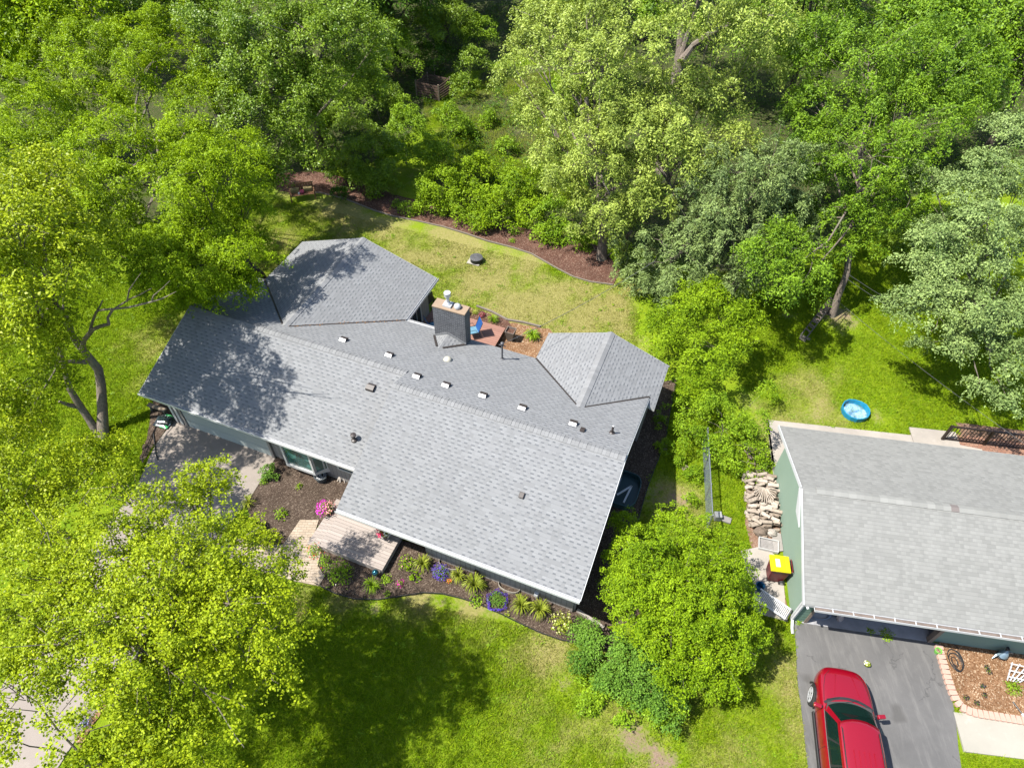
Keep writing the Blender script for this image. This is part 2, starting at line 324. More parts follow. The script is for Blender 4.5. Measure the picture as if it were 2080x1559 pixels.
me.vertices.add(nx*ny); me.vertices.foreach_set('co',np.stack([fx,fy,gz],1).ravel()); me.loops.add(q.size); me.loops.foreach_set('vertex_index',q.ravel().astype(np.int32))
me.polygons.add(len(q)); me.polygons.foreach_set('loop_start',np.arange(0,q.size,4,dtype=np.int32)); me.update(calc_edges=True)
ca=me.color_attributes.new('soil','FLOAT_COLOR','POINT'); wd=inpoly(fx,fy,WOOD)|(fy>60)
arr=np.stack([dryness(fx,fy),dirtness(fx,fy),wd*1.,np.ones(nx*ny)],1); ca.data.foreach_set('color',arr.ravel())
n=N('lawn_ground'); p=n.pos(); at_=n.n('Attribute',attribute_name='soil'); s=n.n('SeparateColor'); n.l(at_.outputs[0],s.inputs[0])
f1=n.noise(1.1,5,.65,p); f2=n.noise(9,4,.7,p); f3=n.noise(45,3,.7,p)
g=n.mix(n.ramp(f1,.35,.65),(.11,.19,.004),(.215,.28,.009)); g=n.mix(n.math('MULTIPLY',n.ramp(f2,.35,.7),.45),g,(.19,.29,.012)); g=n.mix(n.math('MULTIPLY',n.ramp(f3,.3,.7),.55),g,(.045,.085,.008))
dr=n.mix(n.ramp(f2,.3,.7),(.20,.195,.052),(.29,.25,.105)); dr=n.mix(n.math('MULTIPLY',n.ramp(f3,.35,.7),.5),dr,(.115,.125,.025))
dm=n.ramp(n.math('ADD',s.outputs[0],n.math('MULTIPLY',n.math('SUBTRACT',f2,.5),1.1)),.2,.75); c=n.mix(dm,g,dr)
di=n.mix(n.ramp(f3,.3,.7),(.16,.105,.07),(.28,.21,.155)); c=n.mix(n.ramp(n.math('ADD',s.outputs[1],n.math('MULTIPLY',n.math('SUBTRACT',f2,.5),.9)),.4,.8),c,di)
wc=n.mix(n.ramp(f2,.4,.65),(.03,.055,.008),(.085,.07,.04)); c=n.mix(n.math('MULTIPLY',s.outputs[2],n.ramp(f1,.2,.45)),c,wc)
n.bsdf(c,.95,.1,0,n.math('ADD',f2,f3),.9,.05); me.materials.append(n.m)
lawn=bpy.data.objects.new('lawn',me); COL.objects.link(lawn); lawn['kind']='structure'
EXCL=[]
# mulch beds
def bed(name,L,z,mat,seed=1,amp=.06):
    P=subdiv(pxpoly(L),amp,.3,seed); EXCL.append(P); return sheet(name,P,z,mat)
REAR_EDGE=[(560,385),(600,395),(650,392),(700,404),(760,428),(800,440),(850,450),(900,461),(950,476),(990,490),(1040,503),(1080,516),(1130,545),(1165,563),(1200,573),(1245,579)]
bed('mulch_bed',REAR_EDGE+[(1262,545),(1215,500),(1160,482),(1100,470),(1000,450),(930,430),(880,415),(800,395),(740,372),(690,358),(640,348),(560,352)],.012,mulch_r,2)
bed('mulch_bed',[(1015,664),(1040,655),(1075,662),(1115,668),(1135,690),(1110,740),(1060,735),(1000,720)],.014,mulch_o,3)
bed('mulch_bed',[(940,618),(975,630),(1030,650),(1045,672),(1020,672),(935,640)],.016,mulch_r,4)
SIDE=[(1375,770),(1362,830),(1350,900),(1330,950),(1312,1000),(1295,1060),(1260,1120),(1290,1180),(1310,1240),(1268,1268),(1222,1275),(1165,1240),(1180,1150),(1250,980),(1310,810),(1330,780)]
bed('mulch_bed',SIDE,.012,mulch_d,5)
FRONT_EDGE=[(640,1185),(680,1205),(720,1217),(770,1218),(820,1210),(860,1204),(900,1206),(940,1216),(980,1230),(1020,1248),(1060,1268),(1100,1286),(1140,1300),(1185,1308)]
bed('mulch_bed',FRONT_EDGE+[(1250,1330),(1262,1288),(1210,1262),(1168,1236),(1020,1170),(880,1100),(800,1100),(780,1160),(640,1110),(610,1150)],.016,mulch_d,6)
bed('mulch_bed',[(560,925),(730,985),(720,1040),(665,1068),(620,1068),(585,1112),(545,1125),(505,1060),(498,1012),(520,985),(540,955)],.014,mulch_d,7)
bed('mulch_bed',[(318,800),(372,850),(345,862),(318,900),(290,940),(283,930),(300,880),(305,840)],.014,mulch_d,8)
bed('mulch_bed',[(170,1425),(222,1425),(190,1470),(165,1520),(150,1500)],.03,mulch_o,9,.03)
bed('dirt_patch',[(1517,985),(1600,985),(1600,1120),(1530,1118),(1512,1060)],.012,dirt,10)
bed('dirt_patch',[(1565,1190),(1590,1180),(1602,1250),(1575,1250)],.018,mulch_o,11,.02)
NB=[(1906,1310),(1918,1345),(1935,1400),(1955,1437),(1990,1450),(2085,1462),(2300,1490),(2300,1340),(2090,1330),(1905,1300)]
bed('mulch_bed',NB,.03,mulch_o,12,.02)
# paved surfaces
def slab(name,L,z,mat,amp=.0,step=3,seed=1,th=.1):
    P=subdiv(pxpoly(L),amp,step,seed); EXCL.append(P); return sheet(name,P,z,mat,th)
slab('driveway',[(1613,1262),(1622,1400),(1642,1570),(1660,1900),(1985,1900),(1952,1559),(1938,1440),(1914,1350),(1904,1306)],.02,asphalt,.02,.5,3)
slab('walkway',[(1936,1446),(2085,1461),(2400,1500),(2400,1620),(2085,1542),(1958,1526)],.035,concpale)
slab('garage_driveway',[(362,848),(562,925),(545,955),(512,1005),(470,1060),(420,1110),(330,1230),(240,1400),(176,1470),(60,1640),(-150,1640),(0,1400),(120,1220),(210,1080),(280,985),(318,900)],.03,aggdrive,.03,.6,4)
slab('paver_path',[(576,1106),(610,1056),(648,1056),(634,1100),(652,1120),(646,1150),(660,1170),(648,1190),(600,1180),(560,1168),(500,1150),(440,1120),(470,1090),(540,1108)],.045,paver)
slab('side_slab',[(1505,1118),(1552,1108),(1588,1140),(1596,1240),(1600,1262),(1555,1250),(1520,1235)],.022,concrete)
def nlp(L): return [wld(u,v,NO,NT) for u,v in L]
def slabn(name,L,z,mat,th=.1):
    P=nlp(L); EXCL.append(P); return sheet(name,P,z,mat,th)
_a=nl(1561,853);_b=nl(1850,884);_m=_a+(_b-_a)*(.37-_a[0])/(_b[0]-_a[0]); slabn('rear_walk',[(_a[0],6.6),(.36,6.6),(.36,_m[1]),tuple(_a)],.03,concrete); slabn('rear_walk',[(.365,7.4),(_b[0],7.4),tuple(_b),(.365,_m[1])],.03,concrete)
_c2=nl(1846,868);_d2=nl(1940,878);slabn('rear_walk',[(_c2[0],7.2),(9.6,7.2),(9.6,9.75),(_d2[0],9.85),tuple(_d2),tuple(_c2)],.045,concrete)
slabn('rear_walk',[(10.2,7.2),(16,7.2),(16,9.6),(10.2,9.6)],.05,concrete)
P=nlp([(8.9,9.95),(16,9.6),(16,11.2),(8.9,11.2)]); EXCL.append(P); sheet('dirt_patch',P,.012,dirt)
# house footprints also free of grass
EXCL.append([wld(*p) for p in [(.3,.6),(10.7,.6),(13.5,.6),(13.5,-1.2),(19.6,-1.2),(19.6,7.6),(8,7.6),(8,11.2),(.6,11.2),(.6,7.6),(.3,7.6)]])
EXCL.append(nlp([(.3,.5),(16,.5),(16,7.2),(.3,7.2)]))
# grass blades: a thick, uneven cover no one could count
LAWNS=[[(560,400),(1260,575),(1300,640),(1290,760),(1000,760),(860,700),(500,700),(480,520),(520,430)],
 [(0,560),(480,560),(480,660),(300,830),(330,960),(200,1000),(0,1000)],
 [(380,1230),(640,1180),(1200,1300),(1400,1400),(1560,1240),(1612,1262),(1650,1570),(300,1600)],
 [(1300,900),(1380,760),(1560,900),(1530,1250),(1440,1100),(1290,1090)],
 [(1520,600),(1780,480),(2080,560),(2080,900),(1560,860),(1500,760)],
 [(860,180),(1150,140),(1200,420),(1000,430),(860,330)],[(1930,1440),(2090,1470),(2090,1455),(1935,1435)],[(1950,1528),(2090,1545),(2090,1620),(1960,1600)],[(1910,1350),(1925,1350),(1960,1450),(1932,1450)]]
def grass(n):
    W=[np.array(pxpoly(L)) for L in LAWNS]; ar=[]
    for P in W: ar.append(abs(sum(P[i][0]*P[(i+1)%len(P)][1]-P[(i+1)%len(P)][0]*P[i][1] for i in range(len(P))))/2)
    den=np.array(ar); den=den/(1+np.array([P[:,1].mean() for P in W])*.03); den/=den.sum(); X=[];Y=[]
    for P,k in zip(W,den):
        lo,hi=P.min(0),P.max(0); m=int(n*k*1.9)+100; x=rng.uniform(lo[0],hi[0],m); y=rng.uniform(lo[1],hi[1],m); i=inpoly(x,y,P); X.append(x[i]);Y.append(y[i])
    x=np.concatenate(X);y=np.concatenate(Y); keep=np.ones(len(x),bool)
    for P in EXCL: keep&=~inpoly(x,y,P)
    x,y=x[keep],y[keep]; dr=dryness(x,y); di=dirtness(x,y); tuft=vn(x,y,5)*.6+vn(x,y,13)*.4
    k=rng.random(len(x))<np.clip((1-di*1.5)*(.35+tuft)*(1-.45*dr),0.02,1); x,y,dr,di,tuft=x[k],y[k],dr[k],di[k],tuft[k]
    m=len(x); h=(.045+.06*rng.random(m)+.05*tuft)*(1-.45*dr); a=rng.uniform(0,2*np.pi,m); wd=.009+.01*rng.random(m); ln=rng.normal(0,.6,(m,2))*h[:,None]
    b=np.stack([x,y,np.full(m,-.015)],1); dx=np.stack([np.cos(a)*wd,np.sin(a)*wd,np.zeros(m)],1); tip=b+np.stack([ln[:,0],ln[:,1],h],1)
    V=np.stack([b-dx,b+dx,tip],1).reshape(-1,3); return V,dr
V,dr=grass(700000); m=len(V)//3; me=bpy.data.meshes.new('grass'); me.vertices.add(3*m); me.vertices.foreach_set('co',V.ravel()); me.loops.add(3*m); me.loops.foreach_set('vertex_index',np.arange(3*m,dtype=np.int32)); me.polygons.add(m); me.polygons.foreach_set('loop_start',np.arange(0,3*m,3,dtype=np.int32)); me.update(calc_edges=True)
ca=me.color_attributes.new('dry','FLOAT_COLOR','POINT'); t=rng.random(m); d=np.clip(dr*1.1+(t-.5)*.5,0,1)[:,None]
g1=np.array([.105,.21,.003]);g2=np.array([.26,.345,.010]);s1=np.array([.30,.28,.085]); r=rng.random((m,1)); cc=(g1*(1-r)+g2*r)*(1-d)+s1*d; cc=np.repeat(np.concatenate([cc,np.ones((m,1))],1),3,0); ca.data.foreach_set('color',cc.ravel())
n=N('grass_blade'); a_=n.n('Attribute',attribute_name='dry'); dd=n.n('BsdfDiffuse'); n.l(a_.outputs[0],dd.inputs[0]); tt=n.n('BsdfTranslucent'); n.l(a_.outputs[0],tt.inputs[0]); mm=n.n('MixShader'); mm.inputs[0].default_value=.35; n.l(dd.outputs[0],mm.inputs[1]); n.l(tt.outputs[0],mm.inputs[2]); n.l(mm.outputs[0],n.out.inputs[0]); me.materials.append(n.m)
go=bpy.data.objects.new('grass',me); COL.objects.link(go); tag(go,'short patchy green and straw coloured grass covering the yards','grass',kind='stuff')
# broad-leaved weeds and clover
wc_=[]
for L in LAWNS[:6]:
    P=np.array(pxpoly(L)); lo,hi=P.min(0),P.max(0); k=int((hi-lo).prod()*1.5); x=rng.uniform(lo[0],hi[0],k); y=rng.uniform(lo[1],hi[1],k); ok=inpoly(x,y,P)&(vn(x,y,.8)>.45)
    for Q in EXCL: ok&=~inpoly(x,y,Q)
    wc_.append(np.stack([x[ok],y[ok]],1))
wc_=np.concatenate(wc_); I=np.repeat(np.arange(len(wc_)),22); m=len(I); rad=rng.uniform(.05,.22,len(wc_)); a=rng.uniform(0,6.283,m); q=np.sqrt(rng.random(m))*rad[I]
WEED=(np.stack([wc_[I,0]+q*np.cos(a),wc_[I,1]+q*np.sin(a),rng.uniform(.02,.07,m)],1),m)
# ================================================================ MAIN HOUSE
U,US,S,D,B=19.757,10.519,.378,1.83,8.059
A1,A2,Z1,Z2=3.936,2.939,2.6+1.486,2.6+1.863
EF,ER=2.6+.03,2.6-.04; ZE=2.6
W1,H1,Y1,S1,AP=4.322,3.838,11.358,.342,4.666
W2,H2,H2R,Y2,S2=17.395,2.823,2.707,9.766,.378
house=thing('house','long low grey shingled ranch house with two rear gable wings and a dark brick chimney','house',HO,0,HT)
def zfl(v): return ZE+ (Z1-ZE)*v/A1
def zfr(v): return EF+(Z2-EF)*(v+D)/(A2+D)
def zre(v): return ER+(Z2-ER)*(B-v)/(B-A2)
rb=MB()
def roofplane(mb,P,udir,thick=.15,m=0,mt=1):
    """P: list of (u,v,z); udir 'u' or 'v' is the eave direction; top face gets metric uv"""
    P=[Vector(p) for p in P]; nn=Vector((0,0,0))
    for a in range(len(P)): nn+=P[a].cross(P[(a+1)%len(P)])
    nn.normalize(); 
    if nn.z<0: P.reverse(); nn=-nn
    e=Vector((1,0,0)) if udir=='u' else Vector((0,1,0)); s=nn.cross(e); 
    if s.z<0: s=-s
    uv=[(p.dot(e),p.dot(s)) for p in P]; k=len(P)
    mb.add([tuple(p) for p in P],[tuple(range(k))],m,uv)
    Q=[p-Vector((0,0,thick)) for p in P]; vs=[tuple(p) for p in P+Q]
    mb.add(vs,[(i,k+i,k+(i+1)%k,(i+1)%k) for i in range(k)],mt); mb.add(vs,[tuple(range(2*k-1,k-1,-1))],mt)
zl1=zre(A1)
roofplane(rb,[(0,0,ZE),(US,0,ZE),(US,A1,zl1),(0,A1,zl1)],'u')
roofplane(rb,[(US,-D,EF),(U,-D,EF),(U,A2,Z2),(US,A2,Z2)],'u')
roofplane(rb,[(0,A1,zl1),(US-.001,A1,zl1),(US-.001,A2,Z2-.002),(U,A2,Z2-.002),(U,B,ER),(0,B,ER)],'u')
ZW=ER; ZP1=ZW+S1*H1; AP1=B-(ZP1-ER)/((Z2-ER)/(B-A2))
roofplane(rb,[(W1,AP1,ZP1),(W1,Y1,ZP1),(W1+H1,Y1,ZW),(W1+H1,B,ZW)],'v')
roofplane(rb,[(W1,AP1,ZP1),(W1,Y1,ZP1),(W1-H1,Y1,ZW),(W1-H1,B,ZW)],'v')
ZP2=ER+S2*H2; sr=(Z2-ER)/(B-A2); AP2=B-S2*H2/sr
roofplane(rb,[(W2,AP2,ZP2),(W2,Y2,ZP2),(W2-H2,Y2,ER),(W2-H2,B,ER)],'v')
zr2=ER+S2*(H2-H2R); zu=ZP2-S2*(U-W2); vu=B-(zu-ER)/sr
roofplane(rb,[(W2,AP2,ZP2),(W2,Y2,ZP2),(W2+H2R,Y2,zr2),(W2+H2R,7.12,zr2),(U+.002,7.12,zu),(U+.002,vu,zu)],'v')
roof=rb.build('roof',[roof_grey,trimw],house)
# cricket behind the chimney
CU,CV,CW,CD,CTOP=10.002,7.443,1.502,.527,2.6+1.994
def caps(mb,p,q,n,w=.17,drop=.05,ax='u',seed=0):
    p=Vector(p);q=Vector(q);rr=random.Random(seed)
    for i in range(n):
        a=p+(q-p)*(i/n);b=p+(q-p)*((i+1.12)/n if i<n-1 else 1); l=.012+.004*(i%2)+rr.uniform(0,.004)
        o=Vector((0,w,0)) if ax=='u' else Vector((w,0,0)); dz=Vector((0,0,-w*S*.93))
        vs=[a-o+dz+Vector((0,0,l)),a+Vector((0,0,l+.012)),a+o+dz+Vector((0,0,l)),b-o+dz+Vector((0,0,l+.012)),b+Vector((0,0,l+.026)),b+o+dz+Vector((0,0,l+.012))]
        mb.add([tuple(v) for v in vs],[(0,1,4,3),(1,2,5,4)],0)
rc=MB(); caps(rc,(0,A1,zl1),(US+.02,A1,zl1),72,seed=1); rc.build('ridge_cap',cap_mat,house)
rc=MB(); caps(rc,(US,A2,Z2),(U,A2,Z2),64,seed=2); rc.build('ridge_cap',cap_mat,house)
rc=MB(); caps(rc,(W1,AP1+.05,ZP1),(W1,Y1,ZP1),40,ax='v',seed=3); rc.build('ridge_cap',cap_mat,house)
rc=MB(); caps(rc,(W2,AP2+.02,ZP2),(W2,Y2,ZP2),34,ax='v',seed=4); rc.build('ridge_cap',cap_mat,house)
def valley(p,q,w=.085):
    p=Vector(p);q=Vector(q); m=MB(); d=(q-p).normalized(); s=d.cross(Vector((0,0,1))).normalized()*w; u=Vector((0,0,.012))
    m.add([tuple(x) for x in (p-s+u,p+s+u,q+s+u,q-s+u)],[(0,1,2,3)]); m.build('valley_flashing',darkmetal,house)
valley((W1+.12,AP1+.09,ZP1-.04),(W1+H1,B,ZW)); valley((W1-.12,AP1+.09,ZP1-.04),(W1-H1,B,ZW))
valley((W2+.12,AP2+.10,ZP2-.045),(U,vu,zu)); valley((W2-.12,AP2+.10,ZP2-.045),(W2-H2,B,ER))
# walls
wb=MB()
def gable(mb,u0,u1,v0,v1,rf,m=0,apex=None,z0=-.1,off=.16):
    P=[(u0,v0,z0),(u0,v0,rf(v0)-off)]+([(u0,apex,rf(apex)-off)] if apex is not None else [])+[(u0,v1,rf(v1)-off),(u0,v1,z0)]
    mb.extr(P,(u1-u0,0,0),m)
rl=lambda v: min(zfl(v),zre(v)); rr_=lambda v: min(zfr(v),zre(v))
gable(wb,.3,US+.28,.66,7.55,rl,apex=A1); 
gable(wb,US+.285,13.55,.66,7.56,rr_,apex=A2); gable(wb,13.553,U-.2,-1.12,7.555,rr_,apex=A2)
gable(wb,US+.285,US+.33,-1.3,.655,rr_,z0=2.3)
def gablev(mb,w,hl_,hr,v0,v1,zp,sl,off=.16):
    P=[(w-hl_,v1,-.1),(w-hl_,v1,zp-sl*hl_-off),(w,v1,zp-off),(w+hr,v1,zp-sl*hr-off),(w+hr,v1,-.1)]; mb.extr(P,(0,v0-v1,0),0)
gablev(wb,W1,H1-.42,H1-.42,7.4,Y1-.3,ZP1,S1); gablev(wb,W2,H2-.4,H2R-.4,7.3,Y2-.3,ZP2,S2)
wb.build('wall',siding,house)
# gutters and fascia
def gutter(p,q,out,name='gutter',par=None,w=.12):
    m=MB(); p=Vector(p);q=Vector(q);o=Vector(out)
    pr=[(0,-.10),(0,.0),(.012,.0),(.012,-.09),(w-.012,-.09),(w-.012,.012),(w,.012),(w+.005,-.10)]
    P=[tuple(p+o*a+Vector((0,0,b))) for a,b in pr]; m.extr(P,tuple(q-p)); return m.build(name,white,par)
gutter((-.01,-.003,ZE+.005),(US-.01,-.003,ZE+.005),(0,-1,0),par=house); gutter((US-.01,-D-.003,EF+.005),(U+.01,-D-.003,EF+.005),(0,-1,0),par=house)
gutter((W1+H1+.003,B+.1,ZW),(W1+H1+.003,Y1,ZW),(1,0,0),par=house); gutter((W1+H1+.1,B+.003,ER),(CU-.02,B+.003,ER),(0,1,0),par=house)

def fascia(P): 
    for a,b in P: m=MB(); m.beam((a[0],a[1],a[2]-.035),(b[0],b[1],b[2]-.035),.03,.16); m.build('fascia_board',white,house)
fascia([((-.017,-.01,ZE-.075),(-.017,A1,zl1-.075)),((-.017,A1,zl1-.075),(-.017,B,ER-.075)),((U+.017,-D,EF-.075),(U+.017,A2,Z2-.075)),((U+.017,A2,Z2-.075),(U+.017,vu,zu-.09)),
 ((W1-H1,Y1+.017,ZW-.075),(W1,Y1+.017,ZP1-.075)),((W1,Y1+.017,ZP1-.075),(W1+H1,Y1+.017,ZW-.075)),((W2-H2,Y2+.017,ER-.075),(W2,Y2+.017,ZP2-.075)),((W2,Y2+.017,ZP2-.075),(W2+H2R,Y2+.017,zr2-.075))])
# downspouts
m=MB(); m.box((U-.36,-1.2,.05),(U-.28,-1.13,2.4)); m.build('downspout',taupe,house)
# garage door and trims
g0,g1,vg=hl(391,860)[0],hl(556,926)[0],.655
m=MB()
for k in range(4): m.box((g0,vg-.045,.02+k*.53),(g1,vg-.005,.02+k*.53+.515))
m.build('garage_door',mint,house,bevel=.008)
m=MB(); m.box((g0-.13,vg-.09,0),(g0-.01,vg-.002,2.28)); m.box((g1+.01,vg-.09,0),(g1+.13,vg-.002,2.28)); m.box((g0-.13,vg-.085,2.17),(g1+.13,vg-.003,2.3)); m.build('door_frame',taupe,house)
m=MB(); m.box((.28,vg-.05,0),(.40,vg-.003,2.4)); m.box((g0-.42,vg-.06,0),(g0-.30,vg-.003,2.4)); m.build('corner_board',trimw,house)
# bay window
b0,b1=6.55,7.85; m=MB()
def bayp(z,o=0): return [(b0-.35,.66,z),(b0-o,.22-o,z),(b1+o,.22-o,z),(b1+.4,.66,z)]
m.extr(bayp(.55,.05),(0,0,.16)); m.extr(bayp(2.22,.05),(0,0,.14)); m.extr(bayp(.40,-.06),(0,0,.15))
for x in (b0,b1): m.beam((x,.22,.7),(x,.22,2.25),.09,.09,up=(0,1,0))
m.beam((b0-.33,.64,.7),(b0-.33,.64,2.25),.07,.07,up=(0,1,0)); m.beam((b1+.38,.64,.7),(b1+.38,.64,2.25),.07,.07,up=(0,1,0))
m.beam((b1+.05,.27,.75),(b1+.05,.27,2.2),.04,.05,up=(0,1,0)); m.beam((b1+.3,.54,.75),(b1+.3,.54,2.2),.04,.05,up=(0,1,0))
bay=m.build('bay_window',trimw,house)
m=MB(); m.box((b0+.05,.23,.71),(b1-.05,.245,2.22)); m.build('pane',tealglass,bay)
m=MB(); m.beam((b1+.03,.26,1.46),(b1+.36,.62,1.46),.02,1.5); m.build('pane',tealglass,bay); m=MB(); m.beam((b0-.03,.26,1.46),(b0-.3,.62,1.46),.02,1.5); m.build('pane',tealglass,bay)
def window(u0,u1,v,z0,z1,out,mull=1,par=house,mat=winglass,fm=trimw):
    m=MB(); t=.05; s=out
    for a,b,c,d in((u0,u1,z0,z0+.07),(u0,u1,z1-.07,z1),(u0,u0+.07,z0+.07,z1-.07),(u1-.07,u1,z0+.07,z1-.07)): m.box((a,min(v,v+s*t),c),(b,max(v,v+s*t),d))
    for k in range(mull): x=u0+(u1-u0)*(k+1)/(mull+1); m.box((x-.02,min(v,v+s*t),z0+.07),(x+.02,max(v,v+s*t),z1-.07))
    f=m.build('window',fm,par); m=MB(); m.box((u0+.07,min(v+s*.005,v+s*.02),z0+.07),(u1-.07,max(v+s*.005,v+s*.02),z1-.07)); m.build('pane',mat,f); return f
window(8.75,9.9,.66,.9,2.1,-1,0)
def windowv(v0,v1,u,z0,z1,out,mull=1,par=house):
    m=MB(); t=.05*out; lo,hi=min(u,u+t),max(u,u+t)
    for a,b,c,d in((v0,v1,z0,z0+.07),(v0,v1,z1-.07,z1),(v0,v0+.07,z0+.07,z1-.07),(v1-.07,v1,z0+.07,z1-.07)): m.box((lo,a,c),(hi,b,d))
    for k in range(mull): x=v0+(v1-v0)*(k+1)/(mull+1); m.box((lo,x-.025,z0+.07),(hi,x+.025,z1-.07))
    f=m.build('window',trimw,par); m=MB(); q=.02*out; m.box((min(u+.004*out,u+q),v0+.07,z0+.07),(max(u+.004*out,u+q),v1-.07,z1-.07)); m.build('pane',winglass,f)
windowv(8.3,10.2,W1+H1-.42,.42,2.2,1,3); windowv(3,4.4,.3,1.,2.1,-1,1); windowv(3.5,5,U-.2,.2,1.2,1,1)
# entry door in the recess
m=MB(); m.box((12.3,.60,.36),(13.2,.655,2.3)); e=m.build('door',taupe,house); m=MB(); m.ring([(13.1,.58,1.3),(13.1,.54,1.3)],[.03,.03],8); m.build('door_handle',steel,e)
# roof vents
def rz(u,v): return rr_(v) if u>US else rl(v)
def roofhit(px,py,rear=None):
    lo,hi=2.,5.2
    for _ in range(50):
        mid=(lo+hi)/2; a=hl(px,py,mid); z=rz(a[0],a[1]) if rear is None else zre(a[1])
        if z>mid: lo=mid
        else: hi=mid
    return a[0],a[1],mid
def ventbox(px,py,rear,sz=.30,h=.13,lab=None):
    u,v,z=roofhit(px,py); sg=1 if rear else -1; sl=S*sg
    m=MB(); a=sz/2
    f=lambda du,dv,dz:(u+du,v+dv,z-sl*dv+dz)
    # low end uphill, tall open mouth downhill
    if rear: vs=[f(-a,-a,0),f(a,-a,0),f(a,a,0),f(-a,a,0),f(-a*.95,-a*.15,h),f(a*.95,-a*.15,h),f(a,a,h),f(-a,a,h)]
    else: vs=[f(-a,-a,0),f(a,-a,0),f(a,a,0),f(-a,a,0),f(-a,-a,h),f(a,-a,h),f(a*.95,a*.1,h),f(-a*.95,a*.1,h)]
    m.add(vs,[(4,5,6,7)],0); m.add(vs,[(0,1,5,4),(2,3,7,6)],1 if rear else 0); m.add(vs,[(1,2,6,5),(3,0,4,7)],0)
    m.add([f(-a*1.25,-a*1.2,.012),f(a*1.25,-a*1.2,.012),f(a*1.25,a*1.2,.012),f(-a*1.25,a*1.2,.012)],[(0,1,2,3)],2)
    return m.build('roof_vent',[ventdark,ventlight,roof_grey],house,label=lab)
for p in((698,691),(791,722),(847,765),(906,783),(981,804),(1061,829),(1164,861)): ventbox(*p,True)
ventbox(754,787,False,.34,.14,lab='grey box vent alone on the front slope')
for px,py in((1183,874),(1060,1006)):
    u,v,z=roofhit(px,py); sl=S if v>A2 else -S; m=MB(); T=Matrix.Translation((u,v,z))@Matrix.Rotation(math.atan(-sl),4,'X'); m.box((-.09,-.11,0),(.09,.11,.09),0,T); m.build('roof_vent',ventdark,house,bevel=.02,label='small black box vent')
u,v,z=roofhit(909,731); m=MB(); m.lathe([(.17,-.05),(.18,.0),(.17,.06),(.12,.12),(.05,.15),(.01,.155)],(u,v,z),18); m.build('roof_vent',M('cream_dome',(.68,.64,.52),.5,.06),house,smooth=True,label='cream dome vent')
def stack(px,py,h,r=.045,top=True):
    u,v,z=roofhit(px,py); m=MB(); m.lathe([(.12,-.03),(.11,.02),(r*1.3,.05),(r,.06),(r,h),(r*.8,h)],(u,v,z),14); o=m.build('vent_pipe',ventdark,house,smooth=True)
    m=MB(); m.lathe([(r*.78,h+.004),(r*.78,h+.012)],(u,v,z),12); m.build('pipe_rim',white,o); return u,v,z
stack(1243,879,.40)
u,v,z=roofhit(720,893); m=MB(); m.lathe([(.13,-.03),(.12,.03),(.05,.06),(.05,.26),(.11,.27),(.11,.33),(.02,.36)],(u,v,z),16); m.build('vent_pipe',ventdark,house,smooth=True)
# electric mast
u,v,z=roofhit(1020,729); m=MB(); m.ring([(u,v,z-.1),(u,v,z+.86)],[.038,.038],10); m.lathe([(.06,.86),(.08,.9),(.07,.98),(.02,1.02)],(u,v,z),12); m.beam((u-.16,v+.02,z+.8),(u+.16,v+.02,z+.8),.03,.03); m.lathe([(.09,-.02),(.09,.03),(.04,.05)],(u,v,z),12); mast=m.build('service_mast',M('mast_grey',(.13,.13,.14),.5),house,smooth=True)
MAST=np.array([*wld(u,v),z+.92])
# chimney
m=MB(); m.box((CU,CV,2.0),(CU+CW,CV+CD,CTOP-.06)); m.box((CU+.002,CV+.3,-.1),(CU+CW-.002,CV+CD-.002,2.1)); ch=m.build('chimney',brickm,house)
m=MB(); m.box((CU-.02,CV-.02,CTOP-.06),(CU+CW+.02,CV+CD+.02,CTOP)); m.build('chimney_cap',tancap,ch,bevel=.01)
fu,fv=CU+.62,CV+CD*.52; m=MB(); T=Matrix.Translation((fu,fv,CTOP)); m.box((-.19,-.17,0),(.19,.17,.09),0,T); m.lathe([(.15,.09),(.08,.2),(.075,.2),(.075,.48),(.10,.5),(.145,.52),(.145,.66),(.15,.67),(.15,.70),(.14,.71)],(fu,fv,CTOP),20); m.build('flue_pipe',steelw,ch,smooth=True)
m=MB(); m.lathe([(.12,0),(.12,.05),(.15,.06),(.15,.12),(.13,.17),(.07,.21),(.01,.225)],(CU+1.06,CV+CD*.5,CTOP),20); m.build('vent_dome',steelw,ch,smooth=True)
m=MB(); cm=CU+CW/2-.1; cz=zre(CV)+.36; vf=B-(cz-ER)/sr
roofplane(m,[(cm,vf,cz),(cm,CV,cz),(CU+CW-.02,CV,zre(CV)+.004)],'v',.02); roofplane(m,[(cm,vf,cz),(cm,CV,cz),(CU-.05,CV,zre(CV)+.004)],'v',.02); m.build('chimney_cricket',[roof_grey,darkmetal],house)
valley((cm+.14,vf+.12,zre(vf+.12)+.02),(CU+CW,CV+.02,zre(CV)+.02),.05); valley((cm-.14,vf+.12,zre(vf+.12)+.02),(CU-.06,CV+.02,zre(CV)+.02),.05)
m=MB(); m.beam((CU,CV-.012,zre(CV)+.06),(cm,CV-.012,cz+.08),.02,.09); m.beam((cm,CV-.012,cz+.08),(CU+CW,CV-.012,zre(CV)+.06),.02,.09); m.build('step_flashing',M('grey_flashing',(.3,.31,.32),.5),ch)
k=150; uu=np.concatenate([rng.normal(0,.05,k)+np.interp(rng.random(k),[0,1],[0,1])*0]); f_=rng.random(k)
pu=W1+.12+(H1-.12)*f_*np.where(rng.random(k)<.5,1,-1); pv=AP1+.09+(B-AP1-.09)*f_; pu=np.where(pu<W1,pu-.24*(1-f_)*0,pu); zz=ZP1-.04+(ZW-ZP1+.04)*f_+.03; P=np.stack([pu+rng.normal(0,.05,k),pv+rng.normal(0,.05,k),zz],1)
lt_=leafmat('dry_leaf',(.16,.07,.02),(.30,.16,.06),.2,.02); RL=(P,lt_)
